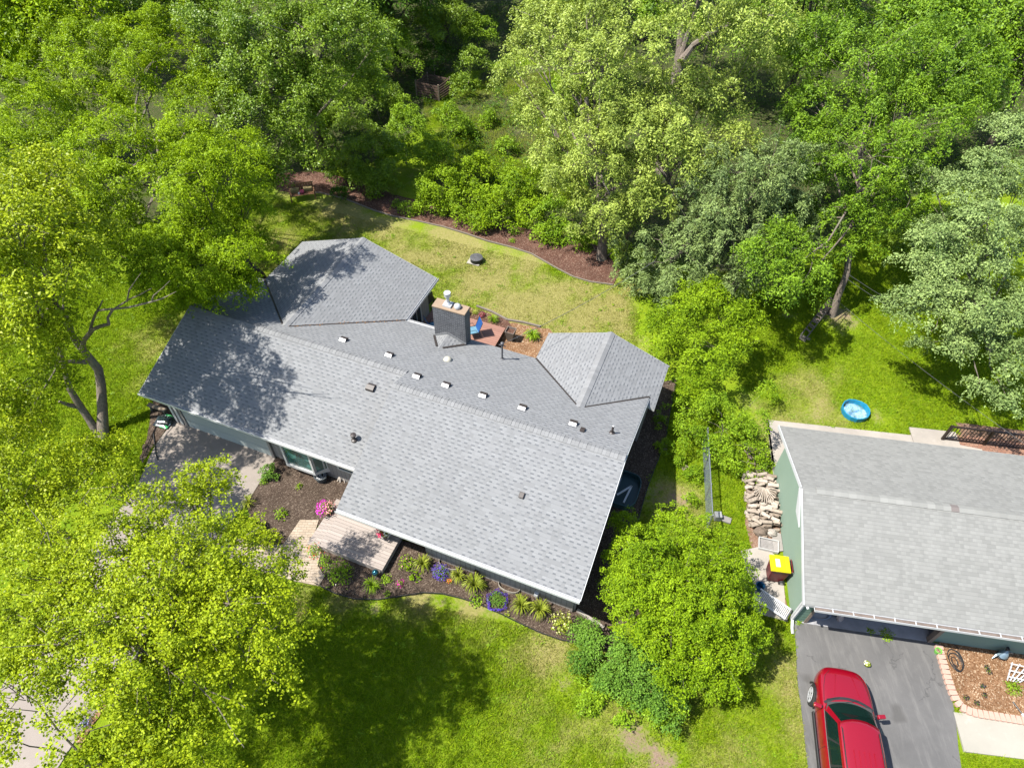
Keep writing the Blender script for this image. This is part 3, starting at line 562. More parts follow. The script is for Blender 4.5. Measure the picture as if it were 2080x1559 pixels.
# front deck
dk=thing('porch_deck','sandy composite deck with steps under the front eave of the grey house','deck',HO,0,HT)
m=MB(); m.box((9.62,-2.43,.30),(12.38,.62,.35)); m.build('deck_boards',deckm,dk)
m=MB(); m.box((9.64,-2.41,.02),(12.36,.60,.298)); m.build('deck_skirt',deckm,dk)
for k,(a,z) in enumerate(((9.34,.24),(9.06,.13))): m=MB(); m.box((a,-2.43,z-.05),(a+.30-.002,-.25,z)); m.box((a+.02,-2.41,.02),(a+.28,-.27,z-.052)); m.build('step',deckm,dk)
# rear deck
rd=thing('rear_deck','reddish brown board deck beside the brick chimney in the back yard','deck',HO,0,HT)
m=MB(); m.box((W1+H1-.4,7.62,.34),(11.78,11.45,.39)); m.build('deck_boards',reddeck,rd); m=MB(); m.box((W1+H1-.38,7.64,.02),(11.76,11.43,.338)); m.build('deck_skirt',M('deck_skirt_brown',(.10,.055,.04),.8),rd)
# egress window well with a white ladder
ww=thing('window_well','green corrugated window well with a pale frame beside the right wall of the house','window well',HO,0,HT)
u0,v0=hl(1275,980); m=MB(); P=[]
for k in range(13):
    a=-math.pi/2+math.pi*k/12; P.append((U-.2+.15+.75*max(0,math.cos(a))**.45,4.55+ .85*math.copysign(abs(math.sin(a))**.6,math.sin(a)) if True else 0))
P=[(U-.2,5.4)]+[(p[0],p[1]) for p in P[::-1]]+[(U-.2,3.7)]
for i in range(len(P)-1): m.beam((*P[i],.05),(*P[i+1],.05),.03,.5)
m.build('well_wall',M('well_green_metal',(.06,.14,.15),.45,.1,5,.05,metal=.3),ww)
m=MB(); m.add([(p[0],p[1],.025) for p in P],[tuple(range(len(P)))]); m.build('well_cover',M('teal_well_cover',(.035,.085,.09),.4,.2,2),ww)
m=MB(); m.beam((U-.1,4.1,.3),(U+.35,4.75,.3),.07,.04); m.beam((U+.35,4.75,.3),(U+.25,3.85,.3),.07,.04); m.build('well_frame',white,ww)
# ================================================================ NEIGHBOUR HOUSE
nb=thing('neighbour_house','pale green house with light grey roof, open garage and side wall beside firewood','house',NO,0,NT)
NE,NR,ND,NRV=2.32,3.62,7.705,3.80; NL=17.
m=MB(); sf=(NR-NE)/NRV
roofplane(m,[(0.02,0,NE),(NL,0,NE),(NL,NRV,NR),(0.02,NRV,NR)],'u',.12)
roofplane(m,[(0,ND,NE),(NL,ND,NE),(NL,NRV+.001,NR),(0.,NRV+.001,NR)],'u',.12)
m.build('roof',[roof_pale,trimw],nb)
capm=N('neighbour_ridge_shingle'); gg=capm.n('NewGeometry'); rr2=gg.outputs['Random Per Island']; c=capm.mix(rr2,(.155,.155,.145),(.20,.20,.187)); c=capm.mix(capm.math('GREATER_THAN',rr2,.975),c,(.125,.108,.102)); capm.bsdf(c,.9,.2)
rc=MB(); _S=S; S=.34; caps(rc,(.5,NRV,NR),(NL,NRV,NR),62,w=.15,seed=9); S=_S; rc.build('ridge_cap',capm.m,nb)
m=MB(); P=[(.37,.58,-.05),(.37,.58,NE+.58*sf-.14),(.37,NRV,NR-.14),(.37,ND-.55,NE+.55*sf-.14),(.37,ND-.55,-.05)]; m.extr(P,(.12,0,0)); m.build('wall',gwall,nb,label='pale green gable end wall')
GA,GB=nl(1636,1262)[0]+.02,nl(1883,1300)[0]-.02
m=MB(); m.box((.372,.50,0),(GA-.1,.575,2.3)); m.build('wall',gsiding,nb,label='green lap siding strip at the garage corner')
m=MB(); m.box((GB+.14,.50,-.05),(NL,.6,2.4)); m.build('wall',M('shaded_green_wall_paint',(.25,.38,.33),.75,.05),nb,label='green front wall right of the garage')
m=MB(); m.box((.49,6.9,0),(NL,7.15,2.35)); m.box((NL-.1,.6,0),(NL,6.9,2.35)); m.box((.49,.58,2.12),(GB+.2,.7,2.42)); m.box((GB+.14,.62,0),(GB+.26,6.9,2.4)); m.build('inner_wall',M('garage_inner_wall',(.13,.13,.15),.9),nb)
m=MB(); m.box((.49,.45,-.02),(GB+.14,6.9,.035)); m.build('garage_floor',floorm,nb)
m=MB(); m.box((GA-.1,.46,0),(GA,.60,2.2)); m.box((GB,.42,0),(GB+.14,.60,2.2)); m.box((GA,.50,2.14),(GB,.60,2.22)); m.build('door_trim',gtrim,nb)
m=MB(); m.box((.30,.52,0),(.38,.60,2.3)); m.build('corner_board',white,nb)
gutter((.35,-.003,NE-.0),(NL,-.003,NE),(0,-1,0),par=nb,w=.15)
m=MB(); m.box((.37,-.133,NE-.088),(NL-.02,-.017,NE-.045)); m.build('gutter_trough',M('dusty_gutter_inside',(.24,.19,.16),.8,.3,6),nb)
for k in range(24): m=MB(); m.box((.9+k*.66,-.15,NE+.005),(.93+k*.66,.0,NE+.022)); m.build('gutter_hanger',white,nb)
m=MB(); m.ring([(.12,-.07,NE-.05),(.22,.1,NE-.3),(.33,.44,NE-.5),(.33,.46,.2),(.33,.2,.06),(.33,-.02,.05)],[.05]*6,4); m.build('downspout',white,nb)
m=MB(); m.beam((-.012,.0,NE-.05),(-.012,NRV-.02,NR-.05),.03,.15); m.build('fascia_board',white,nb); m=MB(); m.beam((-.022,NRV+.02,NR-.05),(-.022,ND,NE-.05),.03,.15); m.build('fascia_board',white,nb)
m=MB(); m.extr([(-.05,2.6,NR-.7),(-.05,3.7,NR-.14),(-.05,3.9,NR-.16),(-.05,3.3,NR-.75)],(.03,0,0)); m.build('gable_trim',white,nb)
# ================================================================ FOLIAGE
def nrm(a): return a/np.maximum(np.linalg.norm(a,axis=-1,keepdims=True),1e-6)
def leaf_mesh(name,C,Nn,Sz,asp,mat,parent=None,loc0=(0,0,0),fold=.12,T=None,lift=None):
    n=len(C); C=C-np.asarray(loc0)
    if T is None: T=rng.normal(size=(n,3))
    T=nrm(T-(T*Nn).sum(1,keepdims=True)*Nn); Bn=np.cross(Nn,T); S=Sz[:,None]
    V=np.stack([C-T*S*.5,C+Bn*S*asp*.5+Nn*S*fold-T*S*.08,C+T*S*.5,C-Bn*S*asp*.5+Nn*S*fold-T*S*.08],1).reshape(-1,3)
    me=bpy.data.meshes.new(name); me.vertices.add(4*n); me.vertices.foreach_set('co',V.ravel().astype(np.float32)); me.loops.add(4*n)
    me.loops.foreach_set('vertex_index',np.arange(4*n,dtype=np.int32)); me.polygons.add(n); me.polygons.foreach_set('loop_start',np.arange(0,4*n,4,dtype=np.int32)); me.update(calc_edges=True); me.materials.append(mat)
    o=bpy.data.objects.new(name,me); COL.objects.link(o); o.parent=parent; return o
def clumps(blobs,cr,dens=1.15,low=-.45,wob=.3,inner=.45):
    """centres and outward axes of leaf clumps spread through each lobe"""
    Cs=[];Ax=[];Bi=[]
    for i,(x,y,z,r,rz_) in enumerate(blobs):
        k=max(5,int(dens*4*math.pi*r*(r+rz_)/2/(math.pi*cr*cr)*.8)); d=nrm(rng.normal(size=(k*3,3))); d=d[d[:,2]>low][:k]
        f=inner+(1-inner)*rng.random(len(d))**.6; ph=rng.random(3)*6; f=f*(1+wob*(np.sin(d[:,0]*3.3+ph[0])*np.cos(d[:,1]*3.9+ph[1])+.5*np.sin(d[:,2]*5+ph[2]))); 
        Cs.append(np.array([x,y,z])+d*f[:,None]*np.array([r,r,rz_])); Ax.append(nrm(d*np.array([.7,.7,.5])+np.array([0,0,.8]))); Bi+= [i]*len(d)
    return np.concatenate(Cs),np.concatenate(Ax),np.array(Bi)
def leaves(Cc,Ax,cr,per,size,droop=.5,flat=.2,tilt=.6,up=.3):
    k=len(Cc); crs=cr*rng.uniform(.55,1.35,k); cnt=np.maximum(6,(per*(crs/cr)**2*rng.uniform(.7,1.3,k)).astype(int)); I=np.repeat(np.arange(k),cnt); m=len(I)
    t=rng.normal(size=(k,3)); t=nrm(t-(t*Ax).sum(1,keepdims=True)*Ax); b=np.cross(Ax,t); el=rng.uniform(.6,1.,k)
    a=rng.uniform(0,2*np.pi,m); q=np.sqrt(rng.random(m))*(1+.25*np.sin(a*3+I)); x=np.cos(a)*q; y=np.sin(a)*q*el[I]
    P=Cc[I]+(t[I]*x[:,None]+b[I]*y[:,None])*crs[I][:,None]+Ax[I]*(rng.normal(0,flat,m)*crs[I])[:,None]; P[:,2]-=droop*(q**2)*crs[I]
    Nn=nrm(Ax[I]*.8+np.array([0,0,up])+rng.normal(0,tilt,(m,3))); S=size*rng.uniform(.6,1.3,m)
    T=nrm((t[I]*x[:,None]+b[I]*y[:,None])+rng.normal(0,.5,(m,3))+np.array([0,0,-.4*droop])); return P,Nn,S,T
def limbs(mb,base,z0,blobs,Cc,Bi,tr,frac=.14,seed=0,top=None,anchors=None):
    rr=random.Random(seed); bl=np.array(blobs); w_=bl[:,3]**2; cen=(bl[:,:3]*w_[:,None]).sum(0)/w_.sum(); hi=cen[2]+.15*(bl[:,2].max()-cen[2]) if top is None else top
    ax=[np.array([base[0]+(cen[0]-base[0])*f**1.5+rr.uniform(-.12,.12)*min(1,f*4),base[1]+(cen[1]-base[1])*f**1.5+rr.uniform(-.12,.12)*min(1,f*4),z0+(hi-z0)*f]) for f in np.linspace(0,1,8)]
    if anchors is None: mb.ring([tuple(p) for p in ax],[tr*1.35,tr,tr*.93,tr*.86,tr*.78,tr*.68,tr*.58,tr*.42],10,seed=seed,rough=.14)
    for i,b in enumerate(blobs):
        s=ax[rr.randint(3,6)] if anchors is None else min(anchors,key=lambda q:np.linalg.norm(q-np.array(b[:3]))+3*max(0,q[2]-b[2])); e=np.array(b[:3])+np.array([0,0,.15*b[4]]); md=(s+e)/2+np.array([rr.uniform(-.3,.3),rr.uniform(-.3,.3),-.25+rr.uniform(-.2,.2)])
        pts=[s,(s*.6+md*.4)+.05,md,(md+e)/2+np.array([rr.uniform(-.15,.15),rr.uniform(-.15,.15),.1]),e]; rad=tr*min(.55,.18+.1*b[3])
        mb.ring([tuple(p) for p in pts],[rad,rad*.85,rad*.65,rad*.5,rad*.3],7,seed=seed+i,rough=.12)
        J=[j for j in np.where(Bi==i)[0] if rr.random()<frac]
        for j in J:
            f=rr.uniform(.3,1); s2=md+(e-md)*f; c=Cc[j]+np.array([0,0,rr.uniform(-.15,.05)]); mm=(s2+c)/2+np.array([rr.uniform(-.2,.2),rr.uniform(-.2,.2),rr.uniform(-.1,.2)]); ee=c+(c-s2)*rr.uniform(0,.16)
            mb.ring([tuple(s2),tuple(mm),tuple(c),tuple(ee)],[rad*.32,rad*.22,rad*.12,.008],5,cap=False)
LM={}
def LMat(k):
    if k in LM: return LM[k]
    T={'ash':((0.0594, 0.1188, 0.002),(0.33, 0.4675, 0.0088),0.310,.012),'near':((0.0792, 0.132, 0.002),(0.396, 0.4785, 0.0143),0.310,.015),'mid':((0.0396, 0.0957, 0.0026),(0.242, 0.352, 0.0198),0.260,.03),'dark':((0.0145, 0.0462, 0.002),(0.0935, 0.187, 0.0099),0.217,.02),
       'poplar':((0.0726, 0.1254, 0.0066),(0.407, 0.495, 0.088),0.260,.03),'cedar':((0.033, 0.066, 0.0172),(0.2475, 0.3355, 0.0935),0.124,.04),'vine':((0.0297, 0.0858, 0.002),(0.22, 0.3575, 0.0143),0.260,.03),'silver':((0.0462, 0.0924, 0.0198),(0.308, 0.407, 0.1265),0.217,.03),
       'shrub':((0.0495, 0.1122, 0.002),(0.2805, 0.407, 0.011),0.298,.015),'blue':((0.0297, 0.0858, 0.0079),(0.165, 0.297, 0.033),0.236,.02),'lime':((0.101, 0.1485, 0.0059),(0.3267, 0.3663, 0.0347),0.298,.04),'leafy':((0.0528, 0.1254, 0.0026),(0.264, 0.396, 0.0165),0.279,.02),'under':((0.066, 0.1122, 0.0053),(0.22, 0.308, 0.0165),0.279,.04)}[k]  # leaf-to-leaf tones, their spread widened in colour to imitate sun highlights and shade
    LM[k]=leafmat(k+'_leaf',*T); return LM[k]
def tree(name,label,base,blobs,kind,cr=.6,per=120,size=.13,asp=.6,tr=.2,dens=1.15,droop=.5,frac=.14,cat='tree',group=None,tilt=.62,low=-.45,bk=None,wob=.36,stem='trunk',flat=.2,top=None,inner=.45,anchors=None):
    t=thing(name,label,cat,base,0,0,group); b0=np.array([base[0],base[1],0.])
    Cc,Ax,Bi=clumps(blobs,cr,dens,low,wob,inner); Cc[:,2]=np.maximum(Cc[:,2],.12); P,Nn,S_,T=leaves(Cc,Ax,cr,per,size,droop,flat,tilt); P[:,2]=np.maximum(P[:,2],.03)
    leaf_mesh('crown' if stem=='trunk' else 'foliage',P,Nn,S_,asp,LMat(kind),t,b0,T=T)
    mb=MB(); limbs(mb,b0,-.1,blobs,Cc,Bi,tr,frac,seed=len(P)%997,top=top,anchors=anchors); mb.v=[(x-b0[0],y-b0[1],z) for x,y,z in mb.v]; mb.build(stem,bk or bark,t,smooth=True); return t
def PB(L,f=.8): return [(*at(x,y,z),r,r*f) for x,y,z,r in L]
def auto(cx,cy,H,Rr,zl,k,seed):
    rr=random.Random(seed); out=[]; zc=(H+zl)/2
    for i in range(k):
        a=rr.uniform(0,6.28)+i*2.4; e=rr.uniform(-.55,.95); q=math.cos(e)*Rr*.62; r=Rr*rr.uniform(.34,.5); out.append((cx+math.cos(a)*q,cy+math.sin(a)*q,zc+math.sin(e)*(H-zl)*.38,r,r*.75))
    out.append((cx,cy,H-Rr*.5,Rr*.48,Rr*.42)); return out
# --- left side
tree('ash_tree','tall bright yellow-green ash tree filling the upper left with a dark forked trunk inside it',(-18.3,33.2),
 PB([(180,200,7.2,2.3),(300,150,8,2.1),(420,190,7.5,1.9),(120,310,7,2.2),(260,290,8,2.2),(390,300,7.3,2.0),(170,430,6.5,2.0),(460,330,6,1.6),(270,470,5.2,1.5),(60,200,8,2.2),(260,90,8.5,2.2),(520,350,4.6,1.3),(350,60,8.5,2.0),(30,300,7.5,2.0),(150,80,9,2.2),(60,420,7,1.8),(240,380,7.2,1.8),(230,540,4.6,1.3),(430,410,5.4,1.5)]),'ash',.44,150,.12,.40,.2,frac=.1,dens=1.2)
tree('ash_tree','feathery green ash tree leaning over the left rear corner of the grey roof',at(556,600,0)[:2],
 PB([(420,540,6.2,1.6),(480,500,6.4,1.5),(370,490,6.6,1.6),(330,565,5.6,1.2),(455,590,5.2,1.1),(500,570,5.2,.8),(400,430,7,1.5),(500,430,6.3,1.2),(520,480,5.2,.8),(385,605,4.6,.8),(340,520,6.8,1.2),(430,600,5,.9),(300,500,6.8,1.3),(455,330,9,1.5),(400,350,9.2,1.4),(500,400,7.4,1.0)]),'ash',.38,140,.11,.40,.17,bk=barkd,frac=.12)
Ct=at(207,884,0)[:2]
t=tree('maple_tree','twin-trunked maple at the left of the house with bare grey limbs reaching right',Ct,
 PB([(60,540,9,1.5),(-10,556,10.5,1.3),(72,430,10.8,1.3),(147,513,10.3,.8),(67,599,10.2,1.0),(31,440,12,1.2),(100,360,11.2,1.3),(14,380,10.5,1.4),(30,690,8,.7),(30,680,7,1.6),(110,620,7.2,1.1),(150,530,8,1.4),(20,440,8.8,1.8),(95,760,5.6,1.0),(30,800,5,1.1),(110,440,8.2,1.5),(140,700,5.8,.7),(60,870,4.4,.9),(0,600,7,1.5),(170,470,8.6,1.4),(60,470,8.6,1.6),(20,860,4.4,.8)])+[(-16.6,18.6,11,1.7,1.2),(-17.4,20.4,10.6,1.8,1.3),(-16.3,16.6,11,1.3,.9),(-18.3,17.2,11,1.7,1.2),(-18.6,15.4,9.2,1.7,1.2),(-19.5,19,11.5,1.6,1.2),(-18,13.6,8.8,1.3,.9)],'near',.42,85,.115,.6,.12,frac=.2,dens=1.1,anchors=[at(112,617,7.1),at(120,700,4.9),at(122,734,3.9),at(84,641,7.1),at(128,630,6.5)])
m=MB()
def L3(L): return [tuple(at(x,y,z)-np.array([Ct[0],Ct[1],0])) for x,y,z in L]
m.ring(L3([(209,888,-.1),(208,830,1.1),(205,780,2.1),(200,750,2.8),(178,722,3.6),(160,700,4.3),(146,680,4.9),(138,650,5.8),(128,630,6.5),(110,615,7.2)]),[.26,.20,.185,.175,.16,.14,.12,.10,.08,.05],10,rough=.12)
m.ring(L3([(204,888,-.1),(180,850,.8),(160,820,1.7),(142,790,2.6),(133,760,3.3),(127,730,4.2),(120,700,5.)]),[.2,.15,.14,.12,.10,.07,.05],9,rough=.12)
m.ring(L3([(158,825,1.5),(140,822,1.9),(120,815,2.3)]),[.12,.09,.05],7); m.ring(L3([(175,735,3.4),(150,734,3.7),(122,734,4.)]),[.11,.09,.06],7)
m.ring(L3([(167,712,4.1),(170,692,4.6),(178,682,5),(190,668,5.5),(205,662,6),(221,658,6.3),(219,645,6.6),(228,630,7),(240,622,7.3),(262,608,7.8),(285,598,8.3),(308,585,8.8)]),[.12,.10,.09,.08,.07,.06,.05,.045,.035,.03,.02,.01],7)
m.ring(L3([(181,680,5.),(187,655,5.8),(195,634,6.6),(200,630,7),(232,627,7.6),(262,624,8),(300,615,8.6),(330,606,9),(358,592,9.4)]),[.07,.055,.045,.04,.04,.035,.03,.02,.008],7)
m.ring(L3([(195,634,6.6),(203,622,7),(208,610,7.6)]),[.04,.03,.02],6); m.ring(L3([(258,612,7.9),(262,590,8.6),(275,570,9.4),(286,555,10)]),[.03,.025,.015,.008],6); m.ring(L3([(308,612,8.7),(312,600,9.1),(330,585,9.7),(345,570,10.1)]),[.025,.02,.012,.006],6)
m.ring(L3([(150,690,4.8),(130,655,6),(118,648,6.4),(100,648,6.8),(82,640,7.2)]),[.08,.06,.05,.04,.02],6)
m.build('limb',bark,t,smooth=True)
# --- near maple
tree('maple_tree','large yellow-green maple over the driveway in the lower left corner',(-9.6,9.6),
 PB([(330,1230,7.6,1.9),(455,1130,7,1.5),(215,1120,7.2,1.6),(165,1340,7,1.5),(380,1370,6.8,1.7),(545,1200,6.,1.1),(330,1060,6.6,1.2),(485,1290,6,1.3),(80,1210,6.8,1.6),(275,1470,6.4,1.2),(420,1000,6,.7),(230,985,6,.9),(380,1500,6,.9),(590,1150,5.2,.55),(470,1400,5.2,.8),(420,1250,7.4,1.3),(90,1330,6.6,.9),(280,1330,7.6,1.5),(560,1280,7.2,1.0),(470,1230,8,1.3),(370,1150,8,1.4),(130,1230,7,1.2),(200,1240,7.2,1.4),(260,1400,7,1.2),(430,965,6.2,.75),(370,985,6.3,.85),(40,1290,6.6,.9),(310,1140,7.2,1.2),(60,1120,6.6,1.2),(560,1370,6.2,.7)],.62),'near',.24,52,.073,.75,.2,tilt=.75,flat=.3,frac=.16,dens=1.02,inner=.35,droop=.35,wob=.35)
tree('maple_tree','smaller yellow-green maple at the left edge below the twin trunks',(-16.5,12.3),
 PB([(70,960,5.6,1.4),(170,930,5,1.1),(30,1060,5.6,1.5),(120,1040,5.4,1.2),(20,900,5,1.1),(220,930,4.6,.7),(0,980,6,1.2),(250,900,4.2,.5)],.65),'near',.27,52,.085,.75,.13,tilt=.75,flat=.3,frac=.14,droop=.35)
tree('maple_tree','yellow-green maple crown at the bottom left corner over the pale drive',(-11.8,4.2),
 PB([(20,1390,6.6,1.1),(250,1560,6.4,1.0),(150,1600,6.4,1.1),(20,1500,6.2,.55),(340,1600,6,1.1),(430,1620,5.6,.7),(330,1500,6,.7)],.65),'near',.25,52,.08,.75,.13,tilt=.75,flat=.3,frac=.16,droop=.35)
# --- upper left and centre
tree('maple_tree','layered mid-green maple at the top centre-left above the brown garden bench',(-12.6,41.0),
 PB([(560,120,8.5,2.2),(660,130,8,2.0),(740,100,8,1.7),(620,60,10,2.2),(500,210,7.3,1.8),(580,250,6.2,1.7),(480,110,9,2.0),(560,330,4.8,1.3),(700,40,10,2.0),(660,210,6,1.4),(520,30,10.5,2.),(610,180,7.5,1.9),(790,60,8,1.2),(430,180,7.5,1.6),(450,30,10,2.),(740,160,6.4,1.2),(620,300,5,1.2),(520,290,6,1.4)],.5),'mid',.56,170,.135,.5,.3,droop=.5,tilt=.7,flat=.25,frac=.1)
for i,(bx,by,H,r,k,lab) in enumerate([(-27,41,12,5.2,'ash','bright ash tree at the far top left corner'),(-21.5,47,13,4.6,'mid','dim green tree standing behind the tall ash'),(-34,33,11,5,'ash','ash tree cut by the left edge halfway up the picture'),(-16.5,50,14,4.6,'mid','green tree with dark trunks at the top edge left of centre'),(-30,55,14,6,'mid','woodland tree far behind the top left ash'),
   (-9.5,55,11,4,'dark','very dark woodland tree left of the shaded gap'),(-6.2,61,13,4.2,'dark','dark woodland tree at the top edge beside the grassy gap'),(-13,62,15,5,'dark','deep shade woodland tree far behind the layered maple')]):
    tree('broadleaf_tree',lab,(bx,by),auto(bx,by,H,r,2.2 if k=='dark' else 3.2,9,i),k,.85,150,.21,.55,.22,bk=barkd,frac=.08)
# --- poplars right of centre
tree('silver_maple_tree','tall pale silver maple rising behind the back lawn with its trunk by the mulch',at(1222,524,0)[:2],
 PB([(1160,110,9.5,2.0),(1075,95,8.6,1.5),(1085,215,7,1.3),(1180,215,8,1.8),(1125,300,5.6,1.1),(1230,120,10.5,1.9),(1230,320,6.6,1.5),(1160,380,4.2,1.2),(1250,420,4.6,1.4),(1190,20,11.5,2.),(1290,250,8.5,1.7),(1180,450,2.6,.9),(1240,480,2.4,.7),(1100,40,10.5,1.5),(1300,330,6.2,1.5),(1270,430,4,1.),(1330,390,5.6,1.1),(1140,350,5,1.2),(1210,300,7.4,1.5),(1050,150,8,1.0)],.8),'poplar',.45,115,.13,.45,.26,frac=.14,droop=.7)
tree('silver_maple_tree','pale silver maple with a thick forked trunk against the top edge',at(1345,350,0)[:2],
 PB([(1330,180,9,1.7),(1340,60,12,1.8),(1420,230,8,1.9),(1490,60,11,2.0),(1540,150,9,1.6),(1560,40,12,2.),(1350,290,7,1.6),(1420,320,6.6,1.3),(1480,200,8,1.3),(1300,370,6,1.2),(1460,-20,13,2.),(1370,260,8.5,1.5),(1400,310,7.5,1.4),(1310,240,8.4,1.5),(1500,280,7.4,1.3),(1420,170,9.4,1.3)],.8),'poplar',.5,115,.14,.45,.10,frac=.16,droop=.7,top=3,dens=.95)
k=at(1345,350,0)
m=MB(); m.ring([tuple(at(x,y,z)-[0,0,0]) for x,y,z in((1345,352,-.1),(1352,300,1.5),(1368,210,4),(1376,150,6),(1382,110,7))],[.5,.42,.38,.36,.34],10,rough=.12)
m.ring([tuple(at(*q)) for q in((1380,118,6.8),(1385,60,8.2),(1392,10,9.6),(1400,-60,11.5))],[.27,.23,.2,.16],9,rough=.12); m.ring([tuple(at(*q)) for q in((1383,125,6.8),(1405,95,7.4),(1440,70,8.2),(1480,50,9),(1530,30,9.6),(1590,35,10))],[.24,.2,.17,.14,.1,.05],8,rough=.12); m.ring([tuple(at(*q)) for q in((1381,120,6.8),(1400,60,8.3),(1420,0,10),(1440,-60,12))],[.2,.16,.13,.1],8,rough=.12)
p_=[o for o in bpy.data.objects if o.name.startswith('silver_maple_tree')][-1]; m.v=[(x-k[0],y-k[1],z) for x,y,z in m.v]; m.build('limb',bark,p_,smooth=True)
# --- cedars: cones of drooping sprays
def cedar(label,base,H,Rr,lean=(0,0),k=260,per=85):
    t=thing('cedar_tree',label,'tree',base); f=rng.random(k)**.8; z=.5+f*(H-.5); r=Rr*(1-f**1.3)*.95+.15; a=rng.uniform(0,2*np.pi,k); q=r*(.55+.45*rng.random(k)); C=np.stack([base[0]+np.cos(a)*q,base[1]+np.sin(a)*q,z],1)
    Ax=nrm(np.stack([np.cos(a)*.9,np.sin(a)*.9,np.full(k,.55)],1)); P,Nn,S_,T=leaves(C,Ax,.55,per,.15,.9,.2,.7); T=nrm(T*.6+np.array([0,0,-.7])); leaf_mesh('crown',P,Nn,S_,.28,LMat('cedar'),t,(base[0],base[1],0),T=T)
    m=MB(); m.ring([(0,0,-.1),(.05,.02,H*.3),(0,.05,H*.6),(0,0,H*.97)],[.2,.16,.1,.02],9,rough=.1)
    for i in range(0,k,5): m.ring([(0,0,max(.3,z[i]-.5)),tuple(np.array([(C[i,0]-base[0])*.5,(C[i,1]-base[1])*.5,z[i]-.15])),(C[i,0]-base[0],C[i,1]-base[1],z[i]-.2)],[.035,.025,.01],5,cap=False)
    m.build('trunk',bark,t,smooth=True)
for lab,base,Bl in (('feathery blue-green cedar beside the large silver maple trunk',(8.0,28.6),[(1370,570,2.2,1.1),(1400,500,4,1.2),(1340,490,3.8,1.),(1440,550,2.8,1.1),(1310,540,2.2,.9),(1420,440,5.2,1.)]),
  ('feathery blue-green cedar above the tall leafy shrub',(11.4,27.6),[(1500,560,2.8,1.3),(1560,500,4.2,1.5),(1480,480,4.8,1.4),(1540,430,5.8,1.4),(1600,480,4.,1.2),(1590,560,2.2,1.1),(1470,400,6.4,1.2),(1540,380,7,1.1)]),
  ('taller dim cedar rising behind the two feathery ones',(12.4,33.4),[(1600,400,6,1.5),(1640,450,4.4,1.4),(1560,340,7.6,1.5),(1480,350,7.4,1.3),(1610,320,7.8,1.3),(1420,360,6.8,1.2)]),
  ('small cedar between the silver maple trunk and the hedge shrubs',(6.0,31.2),[(1280,470,2.6,1.),(1270,540,1.2,.9),(1300,420,3.8,.9)])):
    tree('cedar_tree',lab,base,PB(Bl,.85),'cedar',.36,110,.15,.26,.17,dens=.95,droop=1.0,frac=.2,low=-.7,flat=.2,tilt=.6,wob=.5)
# --- right
tree('vine_covered_tree','deep green tree with hanging shoots above the leaning firewood rack',at(1690,640,0)[:2],
 PB([(1750,300,8,2.2),(1660,210,8.4,1.9),(1850,230,9,2.2),(1710,430,5.4,1.4),(1840,390,6.4,1.5),(1640,340,6.4,1.4),(1760,120,10.5,2.2),(1890,110,10.5,2.4),(1650,80,10.5,2.1),(1700,500,4.2,.8),(1760,480,4.6,.9),(1620,440,4.6,1.1),(1780,400,6,1.2),(1930,180,9,1.6),(1600,560,4.6,1.3),(1560,510,5.6,1.4),(1650,560,4.2,.9),(1610,500,5.,1.3)],.85),'vine',.42,140,.12,.45,.17,frac=.14,droop=1.0,bk=bark)
tree('silver_leaf_tree','pale blue-green silver-leaved tree on the right with spreading lower boughs',(24.0,24.5),
 PB([(2000,440,8,1.4),(1960,380,8.4,1.2),(2020,330,8.5,1.4),(1900,470,6.6,1.1),(1900,540,6.2,1.1),(1990,620,5.8,1.2),(2070,660,5.4,1.2),(1900,640,5,1.0),(2000,700,4.4,1.),(1950,470,7,1.5),(1880,590,5.6,1.1),(2030,600,5.6,1.5),(1890,360,7.4,1.1),(2060,400,7.4,1.8),(1840,640,4.6,.7),(1950,690,4.2,.8),(2060,720,4.4,1.1),(1810,610,4.8,.5),(1930,560,6,1.2),(2000,520,6.6,1.3),(1870,700,3.8,.5),(2040,800,3.4,.7),(1990,780,3.6,.5),(1850,370,7,.6),(2060,260,9,1.3),(1960,640,5,.9),(2060,480,6.4,1.5)],.5),'silver',.40,130,.11,.5,.16,frac=.14,droop=.35,dens=1.25,top=4.5)
for i,(bx,by,H,r,k,lab) in enumerate([(24.5,42,12,4.4,'vine','leafy green tree at the top right behind the vine-hung tree'),(32.5,44,12,4.2,'vine','bright green tree on the right edge near the top'),(19.5,48,13,4.6,'vine','green tree at the top edge between the silver maple and the right side'),(41,50,13,5.5,'cedar','yellowish conifer-like tree at the top right corner'),(29,56,14,6,'vine','woodland tree far behind at the top right'),(12,52,14,5,'vine','woodland tree behind the forked silver maple'),
   (3.5,50,12,3.8,'poplar','pale tree at the top edge right of the grassy gap')]):
    tree('broadleaf_tree',lab,(bx,by),auto(bx,by,H,r,2.5,9,i+40),k,.85,150,.21,.5,.22,bk=barkd,frac=.08,droop=.7)
